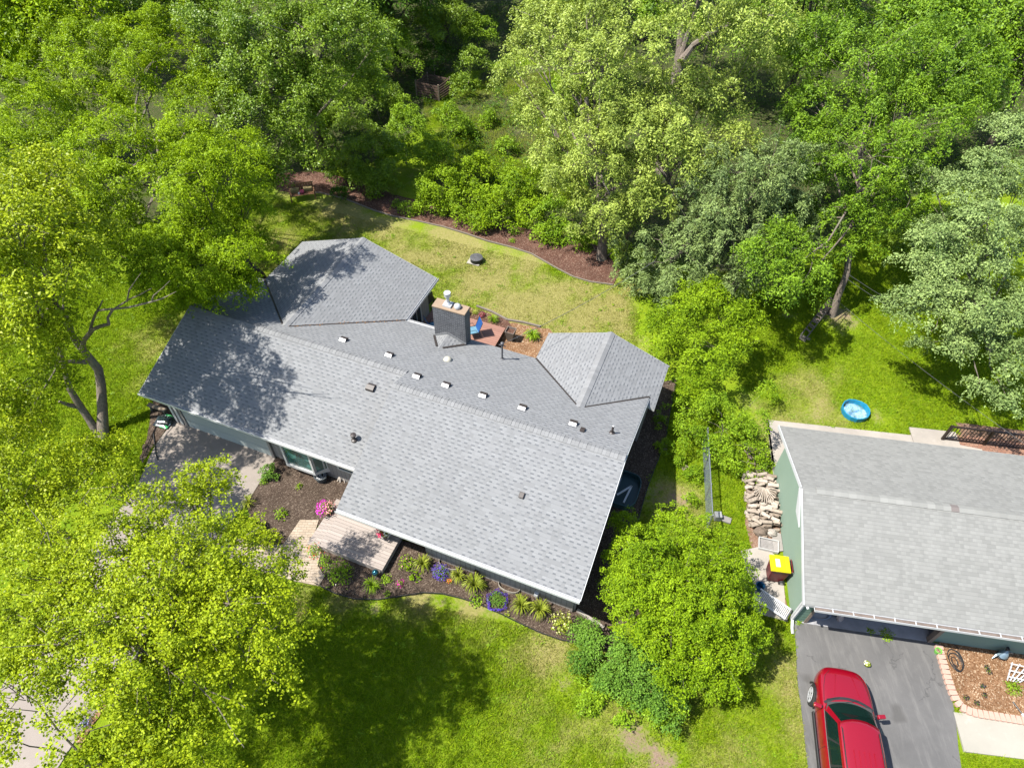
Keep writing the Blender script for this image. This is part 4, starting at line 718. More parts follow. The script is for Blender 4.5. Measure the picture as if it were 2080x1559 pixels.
# ================================================================ SMALL PLANTS
def blades(name,label,px,py,r,h,n=70,kind='lime',w=.022,cat='plant',z0=0.,group=None):
    c=at(px,py,z0); t=thing(name,label,cat,c[:2],z0,0,group); m=MB(); rr=random.Random(int(px*7+py))
    for i in range(n):
        a=rr.uniform(0,6.283); L=r*rr.uniform(.6,1.15); hh=h*rr.uniform(.7,1.15); ww=w*rr.uniform(.7,1.2); s=(-math.sin(a)*ww/2,math.cos(a)*ww/2); o=rr.uniform(0,.2)*r; vs=[]
        for k,(f,g) in enumerate(((0,0),(.25,.75),(.6,1.),(.85,.8),(1.,.45))):
            x=math.cos(a)*(o+f*L);y=math.sin(a)*(o+f*L);q=(1,1,.9,.6,.1)[k]; vs+=[(x-s[0]*q,y-s[1]*q,hh*g+.01),(x+s[0]*q,y+s[1]*q,hh*g+.01)]
        m.add(vs,[(0,1,3,2),(2,3,5,4),(4,5,7,6),(6,7,9,8)])
    m.build('leaf_blades',LMat(kind),t); return t
def flat(name,col,rough=.6):
    return M(name,col,rough,.15,8,.05)
def bloommat(k,c):
    if ('b'+k) in LM: return LM['b'+k]
    LM['b'+k]=leafmat(k+'_petal',tuple(x*.7 for x in c),tuple(min(1,x*1.25) for x in c),.25,.05); return LM['b'+k]
def mound(name,label,px,py,r,h,kind='leafy',bloom=None,bk='',nb=120,size=.06,bs=.04,asp=.6,z0=0.,n=None,ring=False,cat='plant',group=None,bz=1.):
    c=at(px,py,z0); t=thing(name,label,cat,c[:2],z0,0,group); n=n or int(900*r*r/(size*size)*.006*1.6)
    def pts(k,lo,hi,rg=False):
        d=nrm(rng.normal(size=(k,3))); d[:,2]=np.abs(d[:,2])*.9+.05; d=nrm(d); f=rng.uniform(lo,hi,k)*(1+.22*np.sin(d[:,0]*5+px)*np.cos(d[:,1]*6+py))
        if rg: a=np.arctan2(d[:,1],d[:,0]); d=np.stack([np.cos(a)*.9,np.sin(a)*.9,np.full(k,.35)],1)
        return d*f[:,None]*np.array([r,r,h]),d
    P,d=pts(n,.35,1.); leaf_mesh('foliage',P+[0,0,.02],nrm(d*.6+[0,0,.6]+rng.normal(0,.5,(n,3))),size*rng.uniform(.6,1.3,n),asp,LMat(kind),t)
    if bloom:
        P,d=pts(nb,.9,1.08,ring); P[:,2]*=bz; leaf_mesh('blossoms',P+[0,0,.03],nrm(d+rng.normal(0,.4,(nb,3))),bs*rng.uniform(.7,1.3,nb),.95,bloommat(bk,bloom),t)
    return t
PUR=(.10,.05,.42);MAG=(.62,.03,.36);RED=(.68,.035,.02);PNK=(.75,.30,.36);WHT=(.8,.78,.68);ORG=(.85,.16,.03);CRM=(.62,.02,.12)
# --- shrubs
def shrub(name,label,blobs,kind,cr=.35,per=70,size=.1,asp=.55,group=None,dens=1.3,droop=.5,tr=.04,low=-.2,f=.85,cat='shrub',wob=.28,frac=.1,tilt=.65,inner=.5):
    Bl=PB(blobs,f) if len(blobs[0])==4 else blobs; c=np.array([b[:2] for b in Bl]).mean(0); return tree(name,label,c,Bl,kind,cr,per,size,asp,tr,dens,droop,frac,cat,group,tilt,low,None,wob,'stems',inner=inner)
shrub('tall_shrub','tall bright green shrub to the right of the rear right wing',[(1330,650,2.2,.9),(1440,600,3,1.1),(1400,620,2.6,1.3),(1480,640,2.8,1.3),(1350,690,2.,1.0),(1450,710,2.4,1.3),(1410,770,1.6,1.0),(1500,700,2.4,.9),(1390,650,2.6,1.1)],'shrub',.42,105,.12,.42)
shrub('tall_shrub','looser green shrub growing over the chain-link fence',[(1450,830,1.5,.9),(1400,880,1.,.75),(1500,870,1.3,.8),(1450,905,.9,.8),(1540,850,1.5,.6),(1390,830,1.2,.7),(1480,930,.8,.7),(1530,910,.9,.55),(1560,790,1.4,.45)],'leafy',.34,75,.1,.42,droop=.7)
shrub('round_tree','big round yellow-green shrub tree between the two houses',[(1370,1180,2.95,1.6),(1290,1110,2.45,.9),(1440,1130,2.55,1.15),(1310,1240,2.55,1.1),(1450,1250,2.65,1.35),(1400,1340,1.95,1.1),(1480,1190,2.55,1.1),(1260,1190,2.35,.75),(1370,1070,2.15,.9),(1480,1320,1.85,.8),(1270,1060,1.75,.55),(1360,1290,2.45,1.1),(1320,1160,2.85,1.2),(1420,1220,2.95,1.3),(1460,1370,1.65,.8),(1500,1270,2.15,.9)],'shrub',.19,50,.072,.6,tr=.08,low=-.5,tilt=.7,wob=.3,dens=1.7)
shrub('honeysuckle_bush','blue-green bush in front of the round shrub tree',[(1210,1305,.8,.6),(1270,1330,1.1,.8),(1330,1390,1.1,.75),(1240,1375,.8,.6),(1185,1290,.6,.4),(1310,1330,1.3,.7),(1290,1400,.9,.6),(1180,1340,.5,.4),(1360,1440,.9,.6)],'blue',.25,90,.07,.7,dens=1.6)
shrub('bush','yellow-green bush at the lawn edge below the blue-green bush',[(1330,1440,.5,.55),(1280,1440,.4,.4),(1370,1430,.6,.5)],'leafy',.22,70,.085,.6)
shrub('rose_bush','small leafy bush with a few red blooms at the bottom of the round shrub tree',[(1200,1405,.3,.4),(1190,1440,.2,.28),(1230,1400,.35,.3)],'leafy',.2,60,.085,.55)
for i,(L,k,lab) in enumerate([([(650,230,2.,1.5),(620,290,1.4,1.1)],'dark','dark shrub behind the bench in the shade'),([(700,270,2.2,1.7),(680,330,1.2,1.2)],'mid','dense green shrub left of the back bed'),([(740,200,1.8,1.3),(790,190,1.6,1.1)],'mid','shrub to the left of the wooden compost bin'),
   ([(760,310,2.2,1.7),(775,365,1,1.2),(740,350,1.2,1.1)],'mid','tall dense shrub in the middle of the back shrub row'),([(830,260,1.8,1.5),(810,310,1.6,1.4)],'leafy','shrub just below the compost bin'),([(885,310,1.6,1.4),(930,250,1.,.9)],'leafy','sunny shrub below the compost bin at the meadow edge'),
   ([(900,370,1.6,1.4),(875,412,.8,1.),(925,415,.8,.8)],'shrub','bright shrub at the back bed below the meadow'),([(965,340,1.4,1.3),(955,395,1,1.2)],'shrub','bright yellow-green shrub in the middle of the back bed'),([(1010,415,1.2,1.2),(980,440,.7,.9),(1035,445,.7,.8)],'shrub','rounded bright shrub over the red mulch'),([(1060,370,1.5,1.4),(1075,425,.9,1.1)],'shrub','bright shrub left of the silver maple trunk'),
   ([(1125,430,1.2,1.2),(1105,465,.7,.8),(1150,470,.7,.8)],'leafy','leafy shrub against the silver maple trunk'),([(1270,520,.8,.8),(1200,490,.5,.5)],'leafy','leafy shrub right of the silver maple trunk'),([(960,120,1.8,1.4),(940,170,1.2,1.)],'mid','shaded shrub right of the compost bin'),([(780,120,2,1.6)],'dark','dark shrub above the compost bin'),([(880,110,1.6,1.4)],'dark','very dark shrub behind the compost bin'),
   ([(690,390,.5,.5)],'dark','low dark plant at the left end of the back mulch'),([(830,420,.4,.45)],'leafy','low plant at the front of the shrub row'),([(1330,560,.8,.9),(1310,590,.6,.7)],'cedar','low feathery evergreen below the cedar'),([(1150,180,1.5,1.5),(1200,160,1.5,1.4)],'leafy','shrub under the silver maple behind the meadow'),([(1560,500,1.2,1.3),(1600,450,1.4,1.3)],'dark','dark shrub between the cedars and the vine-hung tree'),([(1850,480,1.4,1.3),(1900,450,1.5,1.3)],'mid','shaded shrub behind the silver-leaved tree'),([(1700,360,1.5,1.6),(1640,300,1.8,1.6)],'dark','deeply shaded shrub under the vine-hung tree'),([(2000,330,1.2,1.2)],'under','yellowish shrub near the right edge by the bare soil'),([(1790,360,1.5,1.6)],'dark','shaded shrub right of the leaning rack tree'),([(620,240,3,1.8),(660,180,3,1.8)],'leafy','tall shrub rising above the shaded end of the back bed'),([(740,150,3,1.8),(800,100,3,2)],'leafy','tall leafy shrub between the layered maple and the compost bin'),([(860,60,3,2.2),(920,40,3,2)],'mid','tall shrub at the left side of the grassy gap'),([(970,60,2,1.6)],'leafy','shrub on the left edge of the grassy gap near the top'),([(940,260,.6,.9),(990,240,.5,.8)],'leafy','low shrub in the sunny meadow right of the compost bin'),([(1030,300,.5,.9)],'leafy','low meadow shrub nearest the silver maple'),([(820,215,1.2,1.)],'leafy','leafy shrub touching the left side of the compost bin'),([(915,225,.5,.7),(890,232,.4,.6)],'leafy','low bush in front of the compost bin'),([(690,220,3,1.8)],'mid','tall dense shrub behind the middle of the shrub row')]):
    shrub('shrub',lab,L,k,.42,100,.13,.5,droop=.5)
for i,(L,lab) in enumerate([([(1410,960,.35,.35),(1380,930,.3,.3)],'low weedy plant on the left side of the fence'),([(1400,1010,.3,.3)],'low plant by the house side strip near the fence'),([(1350,905,.3,.35)],'low shaded plant at the mulch edge behind the house corner'),([(1340,855,.3,.3)],'fern-like sprig at the mulch edge below the rear wing'),([(1550,940,.4,.4),(1530,975,.3,.3)],'low bush between the woodpile and the side yard')]):
    shrub('weed',lab,L,'leafy',.18,45,.09,.4,cat='plant')
for x,y in((810,425),(855,432),(900,440),(945,452),(990,466),(1045,478),(1095,490),(1140,500),(760,405)):
    mound('bush_shoots','low bright leafy shoots at the foot of the back shrub row',x,y-6,random.uniform(.5,.75),random.uniform(.5,.9),'leafy',None,'',0,.1,group='shoots along the back shrub row')
# far wood: one mass behind the individual trees
wl=[];rw=random.Random(33); tm=MB()
for i in range(46):
    x=-62+ (i%16)*8.2+rw.uniform(-2,2); y=63+(i//16)*9+rw.uniform(-2.5,2.5); H=rw.uniform(12,16); r=rw.uniform(3.6,5.2)
    wl+=auto(x,y,H,r,2.,6,i+200); tm.ring([(x,y,-.1),(x+.1,y,H*.4),(x,y+.1,H*.75)],[.28,.2,.08],7)
wood_=tag(bpy.data.objects.new('woodland',None),'far wood of green crowns closing the top of the picture','woodland',kind='stuff'); COL.objects.link(wood_)
Cc,Ax,Bi=clumps(wl,1.3,1.1,-.3,.3,.5); P,Nn,S_,T=leaves(Cc,Ax,1.3,120,.34,.6,.25,.55); leaf_mesh('crown',P,Nn,S_,.55,LMat('vine'),wood_,T=T); tm.build('trunk',barkd,wood_)
P_,m_=WEED; o=leaf_mesh('lawn_weeds',P_,nrm(rng.normal(0,.3,(m_,3))+[0,0,1]),rng.uniform(.03,.07,m_),.7,LMat('leafy')); tag(o,'patches of clover and broad-leaved weeds in the lawns','weeds',kind='stuff')
# meadow undergrowth: seedlings and ground cover
P=[];
for _ in range(2600):
    x=random.uniform(-14,40); y=random.uniform(34,70); P.append((x,y))
P=[p for p in P if inpoly(np.array([p[0]]),np.array([p[1]]),WOOD)[0] or p[1]>55]
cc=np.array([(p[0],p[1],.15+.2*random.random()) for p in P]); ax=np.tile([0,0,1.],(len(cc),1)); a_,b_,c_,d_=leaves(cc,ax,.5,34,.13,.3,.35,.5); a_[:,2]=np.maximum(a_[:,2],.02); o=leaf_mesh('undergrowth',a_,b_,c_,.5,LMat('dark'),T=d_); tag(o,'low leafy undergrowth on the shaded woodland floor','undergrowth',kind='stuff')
mound('peony_bush','large round green bush below the porch deck with one faded bloom',690,1168,.62,.7,'leafy',WHT,'white',7,.085,.06)
mound('rose_plant','red-flowered plant at the lower corner of the porch steps',640,1122,.30,.5,'leafy',RED,'red',26,.06,.06)
mound('rose_plant','red-flowered plant leaning on the porch deck edge',660,1142,.3,.5,'leafy',RED,'red',10,.06,.05)
blades('daylily','spiky daylily clump between the round bush and the deck corner ball',757,1192,.36,.36,60,'leafy',.02)
mound('round_perennial','small round green plant just right of the blue glass ball',785,1178,.25,.35,'leafy')
mound('low_perennial','tiny dark green plant at the bed edge below the round plant',788,1208,.16,.18,'mid')
mound('flowering_plant','magenta flowered plant right of the small round plant',814,1186,.15,.25,'leafy',MAG,'magenta',60,.05,.04)
mound('phlox_plant','pale pink flowered green plant beside the deck shade',828,1148,.36,.5,'shrub',PNK,'pink',24,.08,.04)
mound('hosta_plant','broad-leaved bright green plant below the pink phlox',843,1172,.28,.35,'shrub',None,'',0,.11)
blades('daylily','yellow-striped daylily beside the pink phlox and the house wall',860,1148,.36,.42,75,'lime',.024)
mound('lobelia_plant','blue-purple flowered mound near the middle of the front bed',896,1164,.36,.35,'blue',PUR,'purple',420,.05,.04)
mound('marigold_plant','small orange flowered plant beside the purple mound',913,1182,.09,.2,'leafy',ORG,'orange',30,.04,.045)
blades('daylily','daylily clump right of the orange flowers',932,1174,.32,.42,75,'lime',.022)
blades('daylily','large yellow-green daylily clump by the brown wall box',964,1192,.44,.5,110,'lime',.024)
mound('leafy_perennial','dark green leafy plant on the bed edge left of the purple ring',968,1222,.3,.38,'leafy',None,'',0,.09)
mound('lobelia_plant','deep purple flowered ring around green leaves in the front bed',1010,1220,.40,.35,'blue',None,'',0,.05)
mound('lobelia_flowers','deep purple blossoms ringing the mound left of the twin daylilies',1010,1223,.40,.36,'blue',PUR,'purple',620,.05,.042,n=60,ring=True)
blades('daylily','left one of the twin daylilies near the white wall box',1058,1234,.40,.48,95,'lime',.024)
blades('daylily','right one of the twin daylilies near the white wall box',1096,1242,.40,.46,95,'lime',.024)
mound('small_herb','tiny pale green plant below the left twin daylily',1030,1248,.13,.15,'lime')
mound('hydrangea_shrub','bright yellow-green shrub with cream blooms at the right end of the front bed',1140,1270,.45,.6,'lime',(.6,.6,.25),'cream',34,.085,.07)
mound('leafy_perennial','blue-green plant by the pale edging beam at the house corner',1180,1262,.25,.35,'blue')
mound('leafy_perennial','blue-green leafy plant beside the lower end of the pale edging beam',1205,1285,.25,.35,'blue')
shrub('bush','green bush at the driveway edge near the bay window',[(545,952,.35,.28),(548,968,.25,.24)],'blue',.16,60,.07,.6)
mound('leafy_perennial','small green bush below the bush at the driveway edge',537,978,.25,.3,'leafy')
mound('fern_plant','small bright fern alone in the bark near the bay window',609,989,.18,.2,'shrub')
mound('round_perennial','bright green leafy plant above the tan paver path',572,1047,.33,.4,'leafy',None,'',0,.1)
blades('daylily','spiky plant at the left edge of the upper bark bed',506,1024,.34,.35,60,'lime',.02)
shrub('bush','olive shrub at the lower left corner of the upper bark bed',[(515,1080,.35,.5),(495,1060,.3,.35),(545,1095,.3,.35)],'near',.2,60,.08,.6)
mound('sedum_plant','yellow-green plant at the back edge of the rear deck',965,634,.3,.25,'lime'); mound('heuchera_plant','small wine-red plant at the back edge of the rear deck',980,642,.15,.18,'leafy',(.2,.03,.05),'wine',120,.05,.06)
blades('daylily','small green grass clump behind the rear deck',1002,654,.35,.3,60,'leafy',.02)
blades('hosta_plant','green strap-leaved plant in the bark between planter and rear right wing',1081,686,.42,.38,90,'leafy',.035)
mound('leafy_perennial','low yellow-flowered weed in the red mulch of the back bed',800,395,.3,.5,'under')
mound('leafy_perennial','low green plant in the right part of the red mulch',1040,490,.25,.2,'leafy')
mound('leafy_perennial','low green plants below the right end of the back shrubs',1190,505,.5,.35,'leafy')
mound('mugo_bush','compact dark green bush in front of the white trellis',2055,1398,.34,.35,'leafy',None,'',0,.06)
mound('lavender_plant','lilac flowered plant beside the pale drive at the lower left',176,1470,.2,.25,'blue',(.35,.28,.62),'lilac',160,.05,.04)
mound('weed','small weed growing in the garage opening crack',1768,1281,.16,.08,'leafy'); mound('weed','second small weed in the crack at the garage opening',1800,1288,.3,.08,'leafy')
mound('weed','tiny plant at the neighbour garage corner',1622,1264,.15,.1,'leafy')
# ================================================================ FRONT YARD OBJECTS
def Wn(p,O=NO,T=NT): return wld(p[0],p[1],O,T)
terracotta=flat('dark_pot',(.12,.09,.08)); 
def potted(label,px,py,z,r,h,col,bk,kind='lime',col2=None,bk2='',leafr=1.3,nb=160,potm=None,cat='flower pot'):
    c=at(px,py,z); t=thing('flower_pot',label,cat,c[:2],z); m=MB(); m.lathe([(r*.6,0),(r*.85,h*.8),(r,h*.82),(r,h),(r*.85,h*.97)],n=16); m.build('pot',potm or terracotta,t,smooth=True)
    n=260; d=nrm(rng.normal(size=(n,3)));d[:,2]=abs(d[:,2]); leaf_mesh('foliage',d*rng.uniform(.4,1,(n,1))*np.array([r*leafr,r*leafr,r*leafr])+[0,0,h],nrm(d+[0,0,.4]),np.full(n,.06),.6,LMat(kind),t)
    for c_,b_,q,off in((col,bk,nb,-.4),(col2,bk2,nb//2,.5)):
        if c_: d=nrm(rng.normal(size=(q,3)));d[:,2]=abs(d[:,2]); d[:,0]=d[:,0]*.7+off; leaf_mesh('blossoms',d*rng.uniform(.9,1.1,(q,1))*r*leafr+[0,0,h],nrm(d+rng.normal(0,.4,(q,3))),.055*rng.uniform(.7,1.3,q),.95,bloommat(b_,c_),t)
    return t
potted('pot of magenta and pink flowers at the top of the porch steps',666,1042,.12,.24,.3,(.70,.02,.55),'fuchsia','lime',(.80,.38,.36),'salmon',1.45,170)
t=potted('crimson flowers on a white wire stand at the house corner of the porch deck',783,1092,.35,.17,.5,CRM,'crimson','leafy',WHT,'white',1.5,190,cat='flower pot')
m=MB()
for k in range(8): a=k*.785; m.ring([(math.cos(a)*.1,math.sin(a)*.1,.02),(math.cos(a)*.22,math.sin(a)*.22,.25),(math.cos(a)*.26,math.sin(a)*.26,.5)],[.012]*3,5)
m.build('wire_stand',white,t)
c=at(763,1164,.25); t=thing('gazing_ball','blue glass gazing ball on a stand at the porch deck corner','garden ornament',c[:2]); m=MB(); m.lathe([(.02,0),(.07,.02),(.02,.05),(.02,.2),(.05,.22)],n=12); m.build('stand',darkmetal,t); m=MB(); m.lathe([(.002,.2)]+[(.13*math.sin(a),.33-.13*math.cos(a)) for a in np.linspace(.2,math.pi-.1,12)]+[(.002,.46)],n=20); m.build('ball',M('teal_mirror_glass',(.01,.13,.19),.12,.1,3,0,metal=.6,coat=1),t,smooth=True)
c=at(654,973,0); t=thing('bucket','dark round bucket with coiled white hose in the bark under the bay window','bucket',c[:2]); m=MB(); m.lathe([(.22,0),(.27,.3),(.285,.31),(.285,.33),(.25,.33),(.2,.05)],n=24); m.build('tub',M('slate_tub',(.09,.11,.12),.5),t,smooth=True)
m=MB(); rr=random.Random(3)
for k in range(4): m.ring([((.21-.025*k)*math.cos(a+k)+rr.uniform(-.012,.012),(.21-.025*k)*math.sin(a+k)+rr.uniform(-.012,.012),.25+.015*k) for a in np.linspace(0,5.2,16)],[.011]*16,6)
for k in range(4): m.ring([(rr.uniform(-.15,.15),rr.uniform(-.15,.15),.3),(rr.uniform(-.1,.1),rr.uniform(-.1,.1),.33),(rr.uniform(-.15,.15),rr.uniform(-.15,.15),.3)],[.01]*3,6)
m.build('hose',white,t,smooth=True)
c=at(692,972,0); t=thing('garden_statue','broken white garden figure standing in the bark beside the bucket','garden ornament',c[:2]); m=MB()
for a,b,r0 in(((0,0,0),(0,0,.3),.05),((0,0,.25),(-.16,.08,.42),.04),((0,0,.28),(.12,.12,.5),.045),((.12,.12,.5),(.2,.15,.46),.05),((-.16,.08,.42),(-.24,.1,.38),.05),((0,0,.3),(.16,-.1,.2),.025),((.16,-.1,.2),(.22,-.22,.02),.02),((0,0,.25),(.02,-.2,.02),.03),((0,0,.25),(-.1,-.12,.02),.03)): m.ring([a,tuple((np.array(a)+b)/2+.01),b],[r0,r0*1.2,r0*.7],7,rough=.3)
m.build('figure',M('white_plaster',(.70,.62,.54),.8,.12,8),t,smooth=True)
# wall boxes, window wells
def wallbox(px,py,z,col,lab,nm,cat,sx=.16,sz=.22):
    u,v=hl(px,py,z); t=thing(nm,lab,cat,wld(u,-1.12),z-sz/2,HT); m=MB(); m.box((-sx/2,-.12,0),(sx/2,0,sz)); m.build('box_body',col,t,bevel=.01); m=MB(); m.box((-sx/2+.02,-.128,.03),(sx/2-.02,-.121,sz-.03)); m.build('box_cover',col,t); m=MB(); m.ring([(0,-.06,0),(0,-.06,-(z-sz/2)+.02)],[.015,.015],6); m.build('conduit',col,t)
wallbox(1089,1208,.35,white,'white utility box low on the front wall above the right twin daylily','utility_box','utility box')
wallbox(968,1162,.3,M('brown_box_paint',(.10,.05,.035),.6),'brown utility box low on the front wall behind the big daylily','utility_box','utility box')
for px,py,lab in((1034,1192,'half-round metal window well on the front wall right of the purple ring'),(912,1147,'half-round metal window well on the front wall behind the purple mound')):
    u,v=hl(px,py,.05); t=thing('window_well',lab,'window well',wld(u,-1.12),0,HT); m=MB(); Q=[(-.48+0*k,0) for k in()]; pts=[(.42*math.cos(a),-.24*math.sin(a)**.8 if math.sin(a)>0 else 0) for a in np.linspace(0,math.pi,15)]
    for i in range(14): m.beam((*pts[i],.06),(*pts[i+1],.06),.015,.2)
    m.build('well_wall',M('rusty_pale_metal',(.55,.50,.42),.6,.3,9),t); m=MB(); m.add([(p[0],p[1],.03) for p in pts],[tuple(range(15))]); m.build('well_gravel',mulch_d,t)
def strip(name,label,L,wd,h,mat,cat,z=0,n=1,part=False):
    P=[at(x,y,z) for x,y in L]; m=MB(); o=P[0]
    for i in range(len(P)-1): m.beam(tuple(P[i]-[o[0],o[1],-h/2]),tuple(P[i+1]-[o[0],o[1],-h/2]),wd,h)
    ob=m.build(name,mat); ob.location=(o[0],o[1],0); return tag(ob,label,cat)
strip('garden_edging','black plastic edging curving along the front flower bed',FRONT_EDGE,.02,.09,blackplastic,'edging')
strip('garden_edging','pale stone edging strip along the red mulch behind the back lawn',REAR_EDGE[1:],.07,.07,M('pale_edging_stone',(.27,.23,.18),.9,.25,14),'edging')
strip('garden_edging','black edging line along the shaded side strip right of the house',[(1375,770),(1362,830),(1350,900),(1330,950),(1312,1000),(1295,1060)],.025,.08,blackplastic,'edging')
strip('edging_beam','pale concrete beam running from the right front house corner',[(1172,1240),(1226,1276)],.11,.12,M('edging_concrete',(.46,.41,.36),.85,.1,6),'edging')
strip('garden_edging','row of small edging stones behind the rear deck',[(968,622),(1000,634),(1030,650),(1062,655),(1098,664)],.1,.08,M('grey_edging_stone',(.26,.22,.18),.9,.3,18),'edging')
# soil bags on a low dark stand, log
c=at(332,862,0); t=thing('soil_bags','shiny black and green soil bags piled beside the garage corner','bags',c[:2],0,HT); m=MB(); rr=random.Random(5)
for i,(x,y,z,a) in enumerate([(0,0,.1,.1),(.06,.28,.12,-.1),(.05,.12,.24,.3)]):
    T=Matrix.Translation((x,y,z))@Matrix.Rotation(a,4,'Z'); nx_,ny_=9,7; vs=[];fs=[]
    for s in(1,-1):
        for j in range(ny_):
            for k in range(nx_): X=(k/(nx_-1)-.5)*.72;Y=(j/(ny_-1)-.5)*.46; e=max(0,1-(2*X/.72)**4)*max(0,1-(2*Y/.46)**4); vs.append(tuple(T@Vector((X,Y,s*.07*e**.5+rr.uniform(-.012,.012)))))
    for q in(0,1):
        b=q*nx_*ny_
        for j in range(ny_-1):
            for k in range(nx_-1): fs.append((b+j*nx_+k,b+j*nx_+k+1,b+(j+1)*nx_+k+1,b+(j+1)*nx_+k))
    m2=MB(); m2.add(vs,fs); n=N('soil_bag_plastic%d'%i); f=n.ramp(n.noise(3.2,2,.5,n.obj()),.56,.6); cc=n.mix(f,(.012,.018,.02),(.04,.26,.09)); f2=n.ramp(n.noise(5,2,.5,n.obj()),.66,.7); n.bsdf(n.mix(f2,cc,(.6,.65,.65)),.22,.7); m2.build('bag',n.m,t,smooth=True)
c=at(327,838,0); t=thing('wood_bench','pale board bench end sticking out by the garage corner','bench',c[:2],0,HT); m=MB(); m.box((-.55,-.09,.33),(.42,.09,.38)); m.build('seat',wood,t); m=MB(); m.box((-.48,-.08,0),(-.42,.08,.33)); m.build('leg',greywood,t); m=MB(); m.box((.3,-.08,0),(.36,.08,.33)); m.build('leg',greywood,t)
strip('garden_edging','dark drip edging line below the soil bags',[(312,880),(318,925),(322,935)],.03,.07,blackplastic,'edging')
# ================================================================ BACK YARD OBJECTS
c=at(968,531,0); t=thing('septic_riser','dark round lidded riser on a pale square slab in the back lawn','riser lid',c[:2],0,-.35); m=MB(); m.box((-.46,-.36,0),(.28,.36,.05)); m.build('slab',concpale,t,bevel=.01); m=MB(); m.lathe([(.345,.05),(.345,.27)],n=28); m.build('riser_wall',blackplastic,t,smooth=True)
m=MB(); m.lathe([(.36,.27),(.36,.31),(.30,.33),(.29,.322),(.2,.34),(.19,.333),(.09,.35),(.01,.352)],n=28)
for k in range(14): a=k*math.pi/7; m.beam((.08*math.cos(a),.08*math.sin(a),.35),(.33*math.cos(a),.33*math.sin(a),.33),.015,.015)
m.build('lid',M('dark_grey_lid',(.13,.13,.135),.6),t,smooth=True)
# blue sling chair on the rear deck
def chair(label,px,py,rz,z=.39):
    c=at(px,py,z); t=thing('deck_chair',label,'chair',c[:2],z,rz); bl=M('blue_sling',(.02,.11,.38),.5,.2,9); b2=M('pale_blue_sling',(.17,.36,.48),.5,.3,9)
    m=MB(); m.beam((-.25,-.28,.36),(.28,-.26,.42),.5 if 0 else .03,.03)
    m=MB(); m.add([(-.24,-.25,.38),(.26,-.25,.42),(.26,.25,.42),(-.24,.25,.38)],[(0,1,2,3)]); m.extr([(-.24,-.25,.37),(.26,-.25,.41),(.26,.25,.41),(-.24,.25,.37)],(0,0,.008)); m.build('seat',b2,t)
    m=MB(); m.extr([(-.24,-.25,.39),(-.46,-.25,.95),(-.46,.25,.95),(-.24,.25,.39)],(-.01,0,0)); m.build('backrest',bl,t)
    for s in(-1,1):
        m=MB(); m.ring([(.26,s*.27,.0),(.28,s*.27,.42),(-.24,s*.27,.38),(-.47,s*.27,.97)],[.014]*4,6); m.build('side_frame',blackplastic,t); m=MB(); m.ring([(-.35,s*.27,0),(-.2,s*.27,.38),(-.1,s*.27,.6),(.28,s*.27,.6),(.27,s*.27,.42)],[.012]*5,6); m.build('arm_rest',blackplastic,t)
    return t
chair('blue sling chair on the sunny part of the rear deck beside the chimney',960,682,R(200)); chair('blue chair half hidden behind the chimney on the shaded deck',884,672,R(20))
# tapered planter
c=at(1037,690,0); t=thing('planter','tall tapered grey-brown planter box beside the rear deck','planter',c[:2],0,HT); m=MB(); b,tp,h=.13,.235,.68; pm=M('taupe_planter',(.24,.20,.17),.6,.08)
A=[(-b,-b,0),(b,-b,0),(b,b,0),(-b,b,0)];Bq=[(-tp,-tp,h),(tp,-tp,h),(tp,tp,h),(-tp,tp,h)];Cq=[(-tp+.03,-tp+.03,h),(tp-.03,-tp+.03,h),(tp-.03,tp-.03,h),(-tp+.03,tp-.03,h)];Dq=[(x*.93,y*.93,h-.1) for x,y,z in Cq]
m.add(A+Bq+Cq+Dq,[(0,1,5,4),(1,2,6,5),(2,3,7,6),(3,0,4,7),(4,5,9,8),(5,6,10,9),(6,7,11,10),(7,4,8,11),(8,9,13,12),(9,10,14,13),(10,11,15,14),(11,8,12,15),(3,2,1,0)]); m.build('pot',pm,t)
m=MB(); m.add(Dq,[(0,1,2,3)]); m.build('soil',mulch_r,t)
# outdoor loop-arm bench behind the wing
c=at(864,622,.39); t=thing('deck_armchair','dark curved armchair at the back edge of the shaded deck','chair',c[:2],.39,R(150)); m=MB(); m.box((-.28,-.28,.3),(.28,.28,.38)); m.build('seat',blackplastic,t,bevel=.02); m=MB(); m.ring([(-.3,-.35,0),(-.3,-.35,.55),(.0,-.38,.62),(.3,-.35,.5),(.3,-.35,0)],[.03]*5,8); m.build('arm_rest',blackplastic,t,smooth=True); m=MB(); m.ring([(-.3,.35,0),(-.3,.35,.55),(.0,.38,.62),(.3,.35,.5),(.3,.35,0)],[.03]*5,8); m.build('arm_rest',blackplastic,t,smooth=True); m=MB(); m.box((-.34,-.3,.35),(-.28,.3,.95)); m.build('backrest',blackplastic,t,bevel=.02)
# garden bench
c=at(617,403,0); t=thing('garden_bench','brown wooden garden bench with tan cushions at the shaded back lawn edge','bench',c[:2],0,R(16)); m=MB()
for k in range(4): m.box((-.72,-.32+k*.14,.40),(.72,-.20+k*.14,.435))
m.build('seat',brownwood,t); m=MB()
for k in range(9): m.box((-.68+k*.16,.26,.42),(-.58+k*.16,.29,.88))
m.box((-.74,.25,.86),(.74,.30,.94)); m.box((-.74,.25,.44),(.74,.30,.5)); m.build('backrest',brownwood,t)
for s in(-1,1):
    m=MB(); m.box((s*.72-.035,-.34,.60),(s*.72+.035,.28,.64)); m.box((s*.72-.03,-.33,.42),(s*.72+.03,-.27,.6)); m.build('arm_rest',brownwood,t)
    for y in(-.32,.24): m=MB(); m.box((s*.72-.035,y,0),(s*.72+.035,y+.06,.42)); m.build('leg',brownwood,t)
tn=M('tan_cushion',(.36,.29,.13),.9,.15,6)
